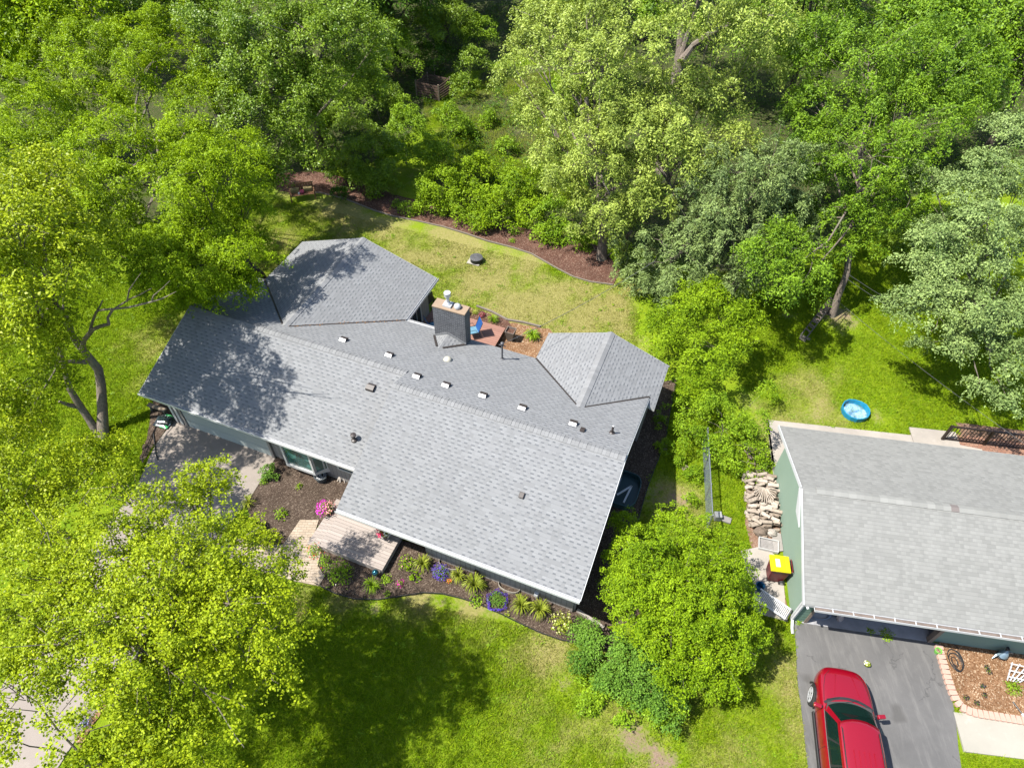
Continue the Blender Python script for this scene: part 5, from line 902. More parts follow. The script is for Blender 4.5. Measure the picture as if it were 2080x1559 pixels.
for x in(-.4,.38): m=MB(); m.box((x-.27,-.02,.44),(x+.27,.22,.72)); o=m.build('bench_cushion',tn,t,bevel=.06)
o=MB().box((-.14,-.2,.44),(.1,.05,.62)).build('throw_pillow',flat('pink_pillow',(.65,.10,.20)),bevel=.05); o.location=(c[0],c[1],0); o.rotation_euler=(0,0,R(30)); tag(o,'small pink pillow lying between the tan bench cushions','pillow')
o=MB().box((-.24,-.25,.44),(-.12,.1,.5)).build('towel',white,bevel=.02); o.location=(c[0],c[1],0); o.rotation_euler=(0,0,R(10)); tag(o,'folded white cloth on the left tan bench cushion','towel')
# compost bin
binwood=M('dark_brown_old_wood',(.16,.10,.075),.9,.3,5,.4,30)
A0,B0,C0=at(848,196,0),at(892,206,0),at(918,188,0); t=thing('compost_bin','weathered wooden slat compost bin among the dark back shrubs','compost bin',B0[:2]); E1=(A0-B0)[:2];E2=(C0-B0)[:2]; E1=E1/np.linalg.norm(E1)*1.9;E2=E2/np.linalg.norm(E2)*1.5
cs=[np.array([0,0]),E1,E1+E2,E2]
for i in range(4):
    a,b=cs[i],cs[(i+1)%4]; m=MB()
    for k in range(6): m.beam((*a,.12+k*.19),(*b,.12+k*.19),.03,.13)
    m.build('slat_panel',binwood,t); m=MB(); m.box((a[0]-.05,a[1]-.05,0),(a[0]+.05,a[1]+.05,1.25)); m.build('post',wood,t)
# leaning rack of wood
a=at(1633,682,.35);b=at(1693,605,.35); L_=np.linalg.norm(b-a); ang=math.atan2(b[1]-a[1],b[0]-a[0]); t=thing('firewood_rack','long narrow weathered rack of split wood beside the tree trunk in the right yard','rack',a[:2],0,ang); w_=.34
m=MB(); m.box((0,-w_/2,.28),(L_,-w_/2+.04,.38)); m.build('side_rail',greywood,t); m=MB(); m.box((0,w_/2-.04,.28),(L_,w_/2,.38)); m.build('side_rail',greywood,t)
for x in(.03,L_-.1): m=MB(); m.box((x,-w_/2,0),(x+.08,w_/2,.28)); m.build('leg',greywood,t)
m=MB(); m.box((-.03,-w_/2-.16,.26),(.02,w_/2,.36)); m.build('end_board',greywood,t)
rr=random.Random(8)
def log(label,p,q,r,mat,group,n=8):
    p=np.array(p);q=np.array(q); m=MB(); d=q-p; m.ring([tuple(d*0),tuple(d*.33+[rr.uniform(-.01,.01)]*3),tuple(d*.66),tuple(d)],[r*rr.uniform(.85,1.05) for _ in range(4)],n,seed=rr.randint(0,999),rough=.28,sq=rr.uniform(.65,1)); o=m.build('firewood_log',mat); o.location=tuple(p); return tag(o,label,'log',group)
logm=[M('log_bark%d'%i,c,.9,.35,12,.5,30) for i,c in enumerate([(.32,.25,.19),(.48,.40,.32),(.62,.53,.44),(.24,.19,.15)])]
d_=np.array([math.cos(ang),math.sin(ang)]);n_=np.array([-d_[1],d_[0]])
for i in range(22):
    s=.45+ (L_-.6)*i/22+rr.uniform(-.03,.03)
    if i in(1,4): continue
    e=a[:2]+d_*s; f=rr.uniform(-.1,.1); log('grey split log lying across the narrow rack in the right yard',(*(e-n_*w_*.45),.40+.05*(i%2)),(*(e+n_*w_*.45+d_*f),.40+.06*rr.random()),rr.uniform(.03,.055),logm[3] if i%3 else logm[0],'split logs on the narrow rack')
# kiddie pool
c=at(1735,838,0); t=thing('paddling_pool','blue folding paddling pool on the grass behind the neighbour house','paddling pool',c[:2]); m=MB(); k=14; r0=.60; pb=M('bright_blue_vinyl',(.02,.33,.56),.3,.12,6); rr=random.Random(2); rad=[r0*(1+rr.uniform(-.03,.03)) for _ in range(k)]; zt=[.27+rr.uniform(-.02,.02) for _ in range(k)]
out=[(rad[i]*math.cos(2*math.pi*i/k),rad[i]*math.sin(2*math.pi*i/k)) for i in range(k)]
vs=[(x,y,0) for x,y in out]+[(x*1.02,y*1.02,zt[i]) for i,(x,y) in enumerate(out)]+[(x*.95,y*.95,zt[i]) for i,(x,y) in enumerate(out)]+[(x*.90,y*.90,.03) for x,y in out]
m.add(vs,[(i,(i+1)%k,k+(i+1)%k,k+i) for i in range(k)]+[(k+i,k+(i+1)%k,2*k+(i+1)%k,2*k+i) for i in range(k)]+[(2*k+i,2*k+(i+1)%k,3*k+(i+1)%k,3*k+i) for i in range(k)]); m.build('pool_wall',pb,t,bevel=.01)
m=MB(); g_=13; vs=[];fs=[]
for i in range(g_):
    for j in range(24): q=.54*i/(g_-1); a=2*math.pi*j/24; vs.append((q*math.cos(a),q*math.sin(a),.035+.03*abs(math.sin(a*3+i*.9))*math.sin(i/(g_-1)*3)))
for i in range(g_-1):
    for j in range(24): fs.append((i*24+j,i*24+(j+1)%24,(i+1)*24+(j+1)%24,(i+1)*24+j))
m.add(vs,fs); n=N('wrinkled_pool_liner'); f=n.ramp(n.noise(3.5,4,.7,n.obj()),.4,.6); n.bsdf(n.mix(f,(.07,.16,.30),(.25,.40,.56)),.25,.6,0,n.noise(6,4,.6,n.obj()),.8,.05); m.build('pool_liner',n.m,t,smooth=True)
# chain link fence
f0=at(1441,925,1.1);f1=at(1448,1047,1.1); t=thing('chain_link_fence','grey chain-link fence section seen end-on between the two yards','fence',f1[:2]); F0=(f0-f1)[:2]; F0=F0*1.5
Lf=np.linalg.norm(F0); fd=F0/Lf; m=MB(); m.ring([(0,0,1.1),(*F0,1.1)],[.025,.025],8); m.build('top_rail',steel,t,smooth=True)
for k in range(4): m=MB(); q=F0*k/3; m.ring([(*q,0),(*q,1.13)],[.03,.03],8); m.lathe([(.04,1.13),(.03,1.17),(.01,1.18)],(*q,0),8); m.build('post',steel,t,smooth=True)
m=MB(); k=0; s=-1.05
while s<Lf:
    for dz,x0,x1 in((1,s,s+1.05),(-1,s,s+1.05)):
        a0,a1=max(0,x0),min(Lf,x1); 
        if a1-a0>.05:
            z0,z1=((a0-x0),(a1-x0)) if dz>0 else (1.05-(a0-x0),1.05-(a1-x0)); m.beam((*(fd*a0),z0+.03),(*(fd*a1),z1+.03),.006,.006)
    s+=.09
m.build('wire_mesh',steel,t)
c=at(1456,1052,0); o=MB().box((-.14,-.14,0),(.14,.14,.32)).build('utility_pedestal',M('pedestal_grey',(.42,.43,.43),.6,.1),bevel=.02); o.location=(c[0],c[1],0); tag(o,'small grey utility pedestal at the near end of the chain-link fence','utility box')
o=MB().box((-.2,-.13,0),(.2,.13,.1)).build('concrete_block',M('block_grey',(.33,.31,.29),.9,.15,9),bevel=.015); c=at(1474,1056,0); o.location=(c[0],c[1],0); o.rotation_euler=(0,0,-.4); tag(o,'flat grey concrete block beside the utility pedestal','block')
# brown railing and steps behind the neighbour house
P0=nl(1934,866,.95);P1=(16,P0[1]-.05); Z=.95; t=thing('deck_railing','dark brown metal railing behind the neighbour house at the right edge','railing',wld(P0[0],P0[1],NO,NT),0,NT)
Lr=P1[0]-P0[0]; m=MB(); m.beam((0,0,Z),(Lr,0,Z),.07,.06); m.build('top_rail',blackiron,t); m=MB(); m.beam((0,0,.12),(Lr,0,.12),.05,.05); m.build('bottom_rail',blackiron,t)
x=0
while x<Lr: m=MB(); m.box((x-.05,-.05,0),(x+.05,.05,Z+.05)); m.build('post',blackiron,t); x+=1.75
x=.13
while x<Lr: m=MB(); m.box((x-.012,-.012,.14),(x+.012,.012,Z-.03)); m.build('baluster',blackiron,t); x+=.14
o=sheet('brick_strip',nlp([(8.3,9.75),(16,9.4),(16,10.35),(8.0,10.5)]),.03,brick('faded_red_pavers',(.42,.20,.13),(.52,.30,.20),(.2,.13,.1),.2,.1)); 
# ================================================================ SIDE YARD BETWEEN THE HOUSES
rr=random.Random(21)
def nw(u,v,z): q=wld(u,v,NO,NT); return (q[0],q[1],z)
u0,v0=nl(1522,1062,.3); u1,v1=nl(1580,968,.3)
LBL='weathered split log in the firewood stack against the pale green side wall'
lo,hi=min(v0,v1),max(v0,v1)
ul,ur=-.92,.30
for lay in range(3):
    v=lo+.05*lay
    while v<hi:
        if rr.random()<.12 and lay==2: v+=.185; continue
        for a0,a1 in((ul,ul+.38),(ul+.42,ul+.8),(ul+.84,ur)):
            log(LBL,nw(a0+rr.uniform(-.1,.08),v+rr.uniform(-.15,.15),.09+lay*.15+rr.uniform(-.03,.05)),nw(a1+rr.uniform(-.12,.08),v+rr.uniform(-.17,.17),.09+lay*.17+rr.uniform(-.02,.02)),rr.uniform(.06,.10),logm[rr.choice((0,1,1,2,2))],'logs in the firewood stack')
        v+=.185
for k in range(16):
    a=-1.5+3.0*k/15; c0=(-.28,hi-1.35); log('thin stick fanned out on top of the firewood stack',nw(c0[0]+.12*math.sin(a),c0[1]+.55-.1*abs(math.cos(a)),.55),nw(c0[0]+.62*math.sin(a)*.8,c0[1]+.55-.75*math.cos(a),.56),.022,logm[rr.choice((1,2))],'sticks on the firewood stack',6)
for k in range(26):
    x,y=rr.uniform(-.75,.25),rr.uniform(6.95,8.2); a=rr.uniform(0,3.1); l=rr.uniform(.3,.7); log('thin brown stick in the brush pile at the rear corner of the green wall',nw(x-math.cos(a)*l/2,y-math.sin(a)*l/2,rr.uniform(.05,.3)),nw(x+math.cos(a)*l/2,y+math.sin(a)*l/2,rr.uniform(.05,.3)),.018,logm[rr.choice((0,3))],'sticks in the brush pile',5)
def rock(label,px,py,s,mat,z=0,seed=1,nm='rock'):
    c=at(px,py,0); r_=random.Random(seed); m=MB(); vs=[];n1,n2=8,12
    for i in range(n1+1):
        for j in range(n2):
            th=math.pi*i/n1; ph=2*math.pi*j/n2; q=1+r_.uniform(-.14,.14)*(0<i<n1); vs.append((s[0]*q*math.sin(th)*math.cos(ph),s[1]*q*math.sin(th)*math.sin(ph),s[2]*.85+s[2]*q*math.cos(th)))
    m.add(vs,[(i*n2+j,i*n2+(j+1)%n2,(i+1)*n2+(j+1)%n2,(i+1)*n2+j) for i in range(n1) for j in range(n2)]); o=m.build(nm,mat); o.location=(c[0],c[1],0); return tag(o,label,nm)
rock('grey-brown stump-like boulder below the firewood stack',1543,1083,(.28,.22,.17),M('brown_rock',(.22,.17,.13),.9,.4,7,.6,20),seed=4)
rock('pale boulder leaning at the foot of the green wall',1566,1085,(.2,.18,.14),M('pale_rock',(.50,.45,.39),.9,.25,7,.5,20),seed=6); rock('small tan stone at the edge of the firewood stack',1550,1090,(.14,.12,.1),M('tan_rock',(.42,.33,.25),.9,.25,7,.5),seed=9)
A=[nl(*p) for p in((1565,1078),(1585,1085),(1590,1120),(1572,1122))]; m=MB(); m.extr([(q[0]-A[0][0],q[1]-A[0][1],.05) for q in A],(0,0,.03)); o=m.build('stone_slab',M('slab_grey',(.38,.35,.32),.85,.2,6)); q=wld(*A[0],NO,NT); o.location=(q[0],q[1],0); o.rotation_euler=(.0,0,NT); tag(o,'flat grey stone slab behind the white plastic crate','slab')
# white crate
c=at(1561,1106,.1); t=thing('plastic_crate','white rectangular plastic crate on the dirt above the yellow-lidded bin','crate',c[:2],0,R(-14)); m=MB(); a,b=.38,.26
for x0,x1,y0,y1 in((-a,a,-b,-b+.03),(-a,a,b-.03,b),(-a,-a+.03,-b+.03,b-.03),(a-.03,a,-b+.03,b-.03)): m.box((x0,y0,0),(x1,y1,.16))
m.build('crate_wall',trimw,t,bevel=.01); m=MB()
for k in range(16): m.box((-a+.05+k*.045,-b+.04,.06),(-a+.075+k*.045,b-.04,.075))
for k in range(9): m.box((-a+.05,-b+.05+k*.055,.076),(a-.05,-b+.07+k*.055,.088))
m.build('crate_grid',M('grey_grid_plastic',(.50,.47,.45),.6),t)
# wheelie bin
c=at(1571,1170,0); t=thing('wheelie_bin','maroon wheelie bin with a bright yellow lid and white sticker beside the green wall','bin',c[:2],0,R(-7)); mar=M('maroon_plastic',(.20,.018,.022),.45,.12,4); yel=M('yellow_plastic',(.92,.76,.01),.4,.04,4,.02)
m=MB(); q=[(-.28,-.24),(.26,-.24),(.26,.24),(-.28,.24)]; p=[(-.36,-.29),(.32,-.29),(.32,.29),(-.36,.29)]; vs=[(x,y,.06) for x,y in q]+[(x,y,.96) for x,y in p]; m.add(vs,[(0,1,5,4),(1,2,6,5),(2,3,7,6),(3,0,4,7),(3,2,1,0),(4,5,6,7)]); m.box((-.375,-.305,.93),(.335,.305,.965)); m.build('bin_body',mar,t,bevel=.03)
m=MB(); m.extr([(-.41,-.315,.97),(-.39,-.33,.97),(.30,-.33,.97),(.30,.33,.97),(-.39,.33,.97),(-.41,.315,.97)],(0,0,.05)); m.box((-.34,-.27,1.021),(.10,.27,1.05)); m.box((.14,-.28,1.021),(.28,.28,1.04)); ld=m.build('lid',yel,t,bevel=.018)
m=MB(); m.box((-.22,-.16,1.0505),(-.06,.16,1.054)); st=m.build('sticker',white,ld); 
m=MB()
for k,wd in enumerate((.05,.05,.03,.05,.04,.05)): m.box((-.165,-.13+k*.045,1.0545),(-.165+wd,-.105+k*.045,1.056))
m.build('sticker_print',M('faded_red_print',(.35,.25,.24),.7),ld)
m=MB(); m.ring([(.36,-.26,.93),(.40,-.26,.95),(.40,.26,.95),(.36,.26,.93)],[.018]*4,8); m.build('handle',mar,t)
for s in(-1,1): 
    m=MB(); m.ring([(.22,s*.27,.12),(.22,s*.33,.12)],[.12,.12],18); wh=m.build('wheel',blackplastic,t); m=MB(); m.ring([(.22,s*.331,.12),(.22,s*.338,.12)],[.06,.06],14); m.build('hub',steel,wh)
# white slatted gate panel box
A=at(1609,1234,.45);Bp=at(1547,1192,.45); ang=math.atan2(Bp[1]-A[1],Bp[0]-A[0]); Lg=np.linalg.norm((Bp-A)[:2]); t=thing('slatted_gate','white louvred gate panel lying at an angle at the garage corner','gate',A[:2],.12,ang); t.rotation_euler=(R(-6),0,ang)
m=MB(); m.box((0,-.02,.2),(Lg,.03,.27)); m.box((0,.42,.2),(Lg,.47,.27)); m.build('gate_frame',white,t); m=MB(); m.box((-.04,-.02,.12),(0,.47,.28)); m.build('end_board',M('gate_end_grey',(.12,.12,.12),.7),t)
for k in range(20): m=MB(); x=.02+k*(Lg-.05)/20; m.beam((x,.03,.24),(x,.42,.24),.028,.05); m.build('slat',white,t)
# hydrant-like blue thing behind gate: blue bucket
c=at(1540,1196,0); t=thing('blue_tub','blue tub half hidden at the upper end of the white gate panel','tub',c[:2]); m=MB(); m.lathe([(.12,0),(.16,.3),(.17,.3),(.17,.33),(.14,.33),(.11,.04)],n=16); m.build('tub_body',M('mid_blue_plastic',(.02,.14,.30),.4),t,smooth=True)
# garage contents
c=at(1665,1246,.3); t=thing('kitchen_sink','white-blue oval basin standing just inside the open garage','basin',c[:2]); m=MB(); m.lathe([(.3,.25),(.40,.3),(.42,.32),(.36,.32),(.24,.12),(.1,.1)],n=24,sy=.55); m.build('basin',M('pale_blue_enamel',(.45,.55,.68),.3),t,smooth=True); m=MB(); m.lathe([(.15,0),(.13,.2),(.28,.26)],n=14,sy=.6); m.build('pedestal',white,t,smooth=True)
c=at(1704,1256,0); t=thing('pet_food_bag','small crumpled white and red bag on the garage floor','bag',c[:2]); m=MB(); m.ring([(0,0,0),(.02,0,.12),(.0,.02,.24),(.03,.0,.33)],[.12,.14,.1,.05],8,rough=.4,seed=4); m.build('bag_body',M('crumpled_bag',(.6,.5,.47),.6,.4,8),t); m=MB(); m.ring([(.1,.05,.02),(.12,.06,.16)],[.08,.06],7,rough=.3); m.build('bag_flap',flat('red_bag',(.45,.1,.07)),t)
# ================================================================ NEIGHBOUR FRONT BED
EB=[(1906,1310),(1910,1330),(1916,1350),(1922,1370),(1928,1390),(1935,1408),(1943,1424),(1955,1437),(1971,1445),(1989,1449),(2008,1452),(2027,1455),(2046,1458),(2065,1461),(2084,1464)]
bp=M('salmon_concrete_block',(.72,.47,.37),.85,.12,9,.3,40)
pts=[at(x,y,.05)[:2] for x,y in EB]; seg=[np.linalg.norm(pts[i+1]-pts[i]) for i in range(len(pts)-1)]; tot=sum(seg); nB=24; src=None
for k in range(nB):
    s=(k+.5)/nB*tot; i=0
    while s>seg[i]: s-=seg[i]; i+=1
    p=pts[i]+(pts[i+1]-pts[i])*s/seg[i]; an=math.atan2(*(pts[i+1]-pts[i])[::-1]); L=tot/nB*.5
    if src is None:
        m=MB(); m.extr([(-L*.96,-.11,0),(-L*.6,-.14,0),(L*.6,-.14,0),(L*.96,-.11,0),(L*.8,.12,0),(-L*.8,.12,0)],(0,0,.13)); src=m.build('edging_block',bp,bevel=.02); o=src
    else: o=src.copy(); COL.objects.link(o)
    o.location=(p[0],p[1],.0); o.rotation_euler=(0,0,an+random.uniform(-.05,.05)); tag(o,'salmon concrete block in the curved border of the wood chip bed','edging block','salmon border blocks')
c=at(1940,1342,.03); t=thing('garden_hose','coiled black garden hose on wood chips right of the driveway','hose',c[:2]); m=MB(); rr=random.Random(4)
for k in range(6):
    cx_,cy_=rr.uniform(-.05,.06),rr.uniform(-.07,.07); r1=.2+.02*k if k>1 else .12; m.ring([(cx_+r1*.75*math.cos(a),cy_+r1*1.25*math.sin(a),.05+.012*k+.01*math.sin(a*2)) for a in np.linspace(rr.random()*6,rr.random()*6+6.2,28)],[.014]*28,6,cap=True)
m.build('hose_coil',blackplastic,t,smooth=True)
m=MB(); m.ring([(.25,.2,.04),(.3,.45,.04),(.1,.75,.05)],[.012]*3,6); m.build('hose_end',blackplastic,t)
c=at(1907,1320,.2); t=thing('flower_pot','lime green plastic pot at the start of the salmon border','flower pot',c[:2]); m=MB(); m.lathe([(.08,0),(.11,.18),(.12,.18),(.12,.2),(.09,.2),(.07,.05)],n=14); m.build('pot',M('lime_plastic',(.25,.65,.12),.4),t,smooth=True); m=MB(); m.lathe([(.085,.15),(.01,.16)],n=12); m.build('soil',dirt,t)
c=at(2030,1332,.0); t=thing('garden_figure','blue-grey metal bird ornament by the dark green wall','garden ornament',c[:2]); m=MB(); mm=M('blue_grey_metal',(.30,.40,.46),.3,.25,9,.1,metal=.5); m.ring([(0,0,.12),(-.04,-.05,.26),(0,-.02,.40),(.02,.02,.5)],[.1,.16,.11,.04],9,rough=.15); m.build('body',mm,t,smooth=True); m=MB(); m.ring([(-.08,0,.35),(-.28,-.06,.28),(-.42,-.14,.18)],[.05,.045,.012],6); m.build('wing',mm,t); m=MB(); m.ring([(.08,0,.35),(.22,.02,.33),(.34,.0,.26)],[.05,.04,.012],6); m.build('wing',mm,t); m=MB(); m.ring([(.01,.03,.48),(.0,.06,.6),(.0,-.03,.62)],[.05,.06,.02],7); m.build('head',blackplastic,t,smooth=True); m=MB(); m.lathe([(.14,0),(.16,.1),(.1,.13)],n=12); m.build('base',darkmetal,t)
# white trellis
c=at(2046,1383,.02); t=thing('trellis','white wooden fan trellis leaning low over the dark bush','trellis',c[:2],.06,R(-12)); t.rotation_euler=(R(14),0,R(-12))
for k in range(5): m=MB(); m.beam((-.08+k*.09,0,.1),(.12+k*.24,.62,.16),.035,.02); m.build('slat',white,t)
for y,x0,x1 in((.12,-.08,.5),(.33,-.02,.82),(.56,.05,1.12)): m=MB(); m.beam((x0,y,.135+y*.07),(x1,y,.135+y*.07),.035,.02); m.build('crossbar',white,t)
c=at(2066,1437,.03); t=thing('solar_light','fallen silver solar stake light near the border blocks','garden light',c[:2],0,R(108)); m=MB(); m.ring([(-.2,0,.06),(.2,0,.05)],[.025,.03],10); m.build('stake',M('black_gloss',(.03,.03,.03),.3),t,smooth=True); m=MB(); m.ring([(-.29,0,.06),(-.2,0,.06)],[.055,.06],12); m.build('lamp_head',steelw,t,smooth=True)
for k,(x,y) in enumerate(((2003,1356),(2008,1366),(1995,1394),(1997,1412),(1961,1417),(1983,1428))):
    mound('dead_sprig','dark withered sprig on the wood chips of the neighbour bed',x,y,.09,.12,'dark',(.03,.03,.035),'black',40,.05,.04,n=20,group='withered sprigs on the wood chips')
t=potted('small potted plant alone on the asphalt in front of the red car',1759,1350,.02,.1,.12,WHT,'white','lime',None,'',1.1,14,potm=M('black_pot',(.02,.02,.02),.5),cat='flower pot')
# ================================================================ CAR
car=thing('parked_car','red SUV with roof rails parked on the dark asphalt driveway at the bottom right','car',(10.77,5.98),.02,math.atan2(.986,.165)); car.scale=(1,.93,1)
red=N('red_metallic_paint'); b=red.n('BsdfPrincipled'); fl=red.n('TexVoronoi'); fl.inputs['Scale'].default_value=900; red.l(red.obj(),fl.inputs[0]); cc=red.mix(red.math('MULTIPLY',fl.outputs[0],.3),(.20,.001,.008),(.33,.002,.020)); red.l(cc,b.inputs['Base Color']); b.inputs['Metallic'].default_value=.25; b.inputs['Roughness'].default_value=.32; b.inputs['Coat Weight'].default_value=1; b.inputs['Coat Roughness'].default_value=.05; red.l(b.outputs[0],red.out.inputs[0]); red=red.m
def carglass_():
    n=N('tinted_car_glass'); t=n.n('BsdfTransparent'); t.inputs[0].default_value=(.34,.56,.48,1); g=n.n('BsdfPrincipled'); g.inputs['Base Color'].default_value=(.006,.022,.018,1); g.inputs['Roughness'].default_value=.04; g.inputs['Specular IOR Level'].default_value=.8
    m=n.n('MixShader'); m.inputs[0].default_value=.45; n.l(t.outputs[0],m.inputs[1]); n.l(g.outputs[0],m.inputs[2]); n.l(m.outputs[0],n.out.inputs[0]); return n.m
carglass=carglass_()
rub=M('tyre_rubber',(.035,.035,.035),.8,.2,9);  trimb=M('black_car_trim',(.03,.03,.032),.5,.1)
ST=[(2.42,.26,.50,.66),(2.38,.50,.36,.80),(2.29,.68,.30,.89),(2.13,.80,.26,.95),(1.92,.88,.25,.99),(1.62,.92,.25,1.025),(1.30,.94,.25,1.05),(1.0,.94,.25,1.068),(.5,.945,.25,1.07),(0,.945,.25,1.075),(-.8,.945,.25,1.08),(-1.5,.94,.25,1.09),(-1.95,.925,.28,1.09),(-2.2,.88,.32,1.06),(-2.32,.80,.36,.98),(-2.36,.6,.42,.85)]
def sect(hw,zb,zt,cr):
    h=zt-zb; half=[(0,zb),(hw*.86,zb),(hw*.97,zb+h*.16),(hw,zb+h*.42),(hw*.99,zb+h*.66),(hw*.955,zb+h*.86),(hw*.90,zb+h*.965),(hw*.78,zt+.01*cr),(hw*.6,zt+.028*cr),(hw*.3,zt+.045*cr),(0,zt+.05*cr)]
    return half
def loft(m,rows):
    vs=[];k=len(rows[0][1])
    for x,h in rows:
        vs+=[(x,-y,z) for y,z in h]+[(x,y,z) for y,z in h[::-1][1:-1]]
    n=2*k-2; fs=[(i*n+j,i*n+(j+1)%n,(i+1)*n+(j+1)%n,(i+1)*n+j) for i in range(len(rows)-1) for j in range(n)]+[tuple(range(n)),tuple(range((len(rows)-1)*n,len(rows)*n))[::-1]]
    m.add(vs,fs)
m=MB(); loft(m,[(x,sect(hw,zb,zt,1 if x>.9 else .3)) for x,hw,zb,zt in ST]); bd=m.build('body',red,car,smooth=True); sb=bd.modifiers.new('sub','SUBSURF'); sb.levels=2; sb.render_levels=2
# greenhouse
def gh(u,s):  # u 0 front..1 rear along roof, s height 0 belt..1 roof : returns centre x, half width, z
    xf0,xf1=1.26,.50; xr0,xr1=-2.22,-1.92; 
    x=(xf0+(xf1-xf0)*s)*(1-u)+(xr0+(xr1-xr0)*s)*u; return x
def ghp(u,y_,s):
    e=s**.9; hwb=.875;hwt=.665; hw=hwb+(hwt-hwb)*e; fx=1-abs(y_)**3*.0; x=gh(u,s)-.24*abs(y_)**2.2*(1-u)*(1-.35*s)+.10*abs(y_)**2.2*u; z=1.05+(.60-.05*abs(u-.4))*s+(.045*(1-y_**2) if s>.99 else 0); tap=1-.05*(1-u)**3-.05*u**3
    return (x,y_*hw*tap,z)
m=MB(); nu,ny=9,9; vs=[];fs=[]
ulist=[0,.06,.16,.3,.45,.6,.75,.9,1]; ylist=[-1,-.94,-.7,-.35,0,.35,.7,.94,1]
for u_ in ulist:
    for y_ in ylist: p=ghp(u_,y_,1.); vs.append((p[0],p[1],p[2]-(.012 if abs(y_)>.99 else 0)-(.01 if u_ in(0,1) else 0)))
for i in range(8):
    for j in range(8): fs.append((i*9+j,(i+1)*9+j,(i+1)*9+j+1,i*9+j+1))
m.add(vs,fs); rf=m.build('car_roof',red,car,smooth=True); sd=rf.modifiers.new('sol','SOLIDIFY'); sd.thickness=.03
m=MB()
for k in range(5): y=-.32+k*.16; m.beam((-.4,y,1.722),(-1.75,y*.97,1.69),.016,.012)
m.build('roof_rib',M('dark_red_rib',(.38,.004,.015),.35),rf)
def patch(name,f,mat,n1=10,n2=6,par=car):
    m=MB(); vs=[f(i/n1,j/n2) for i in range(n1+1) for j in range(n2+1)]; m.add(vs,[(i*(n2+1)+j,(i+1)*(n2+1)+j,(i+1)*(n2+1)+j+1,i*(n2+1)+j+1) for i in range(n1) for j in range(n2)]); o=m.build(name,mat,par,smooth=True); return o
patch('windshield',lambda a,b:(lambda p:(p[0]+.004,p[1],p[2]+.003))(ghp(0,-.90+1.8*a,.03+.93*b)),carglass,14,8); patch('rear_window',lambda a,b:(lambda p:(p[0]-.004,p[1],p[2]))(ghp(1,-.86+1.72*a,.25+.65*b)),carglass,12,6)
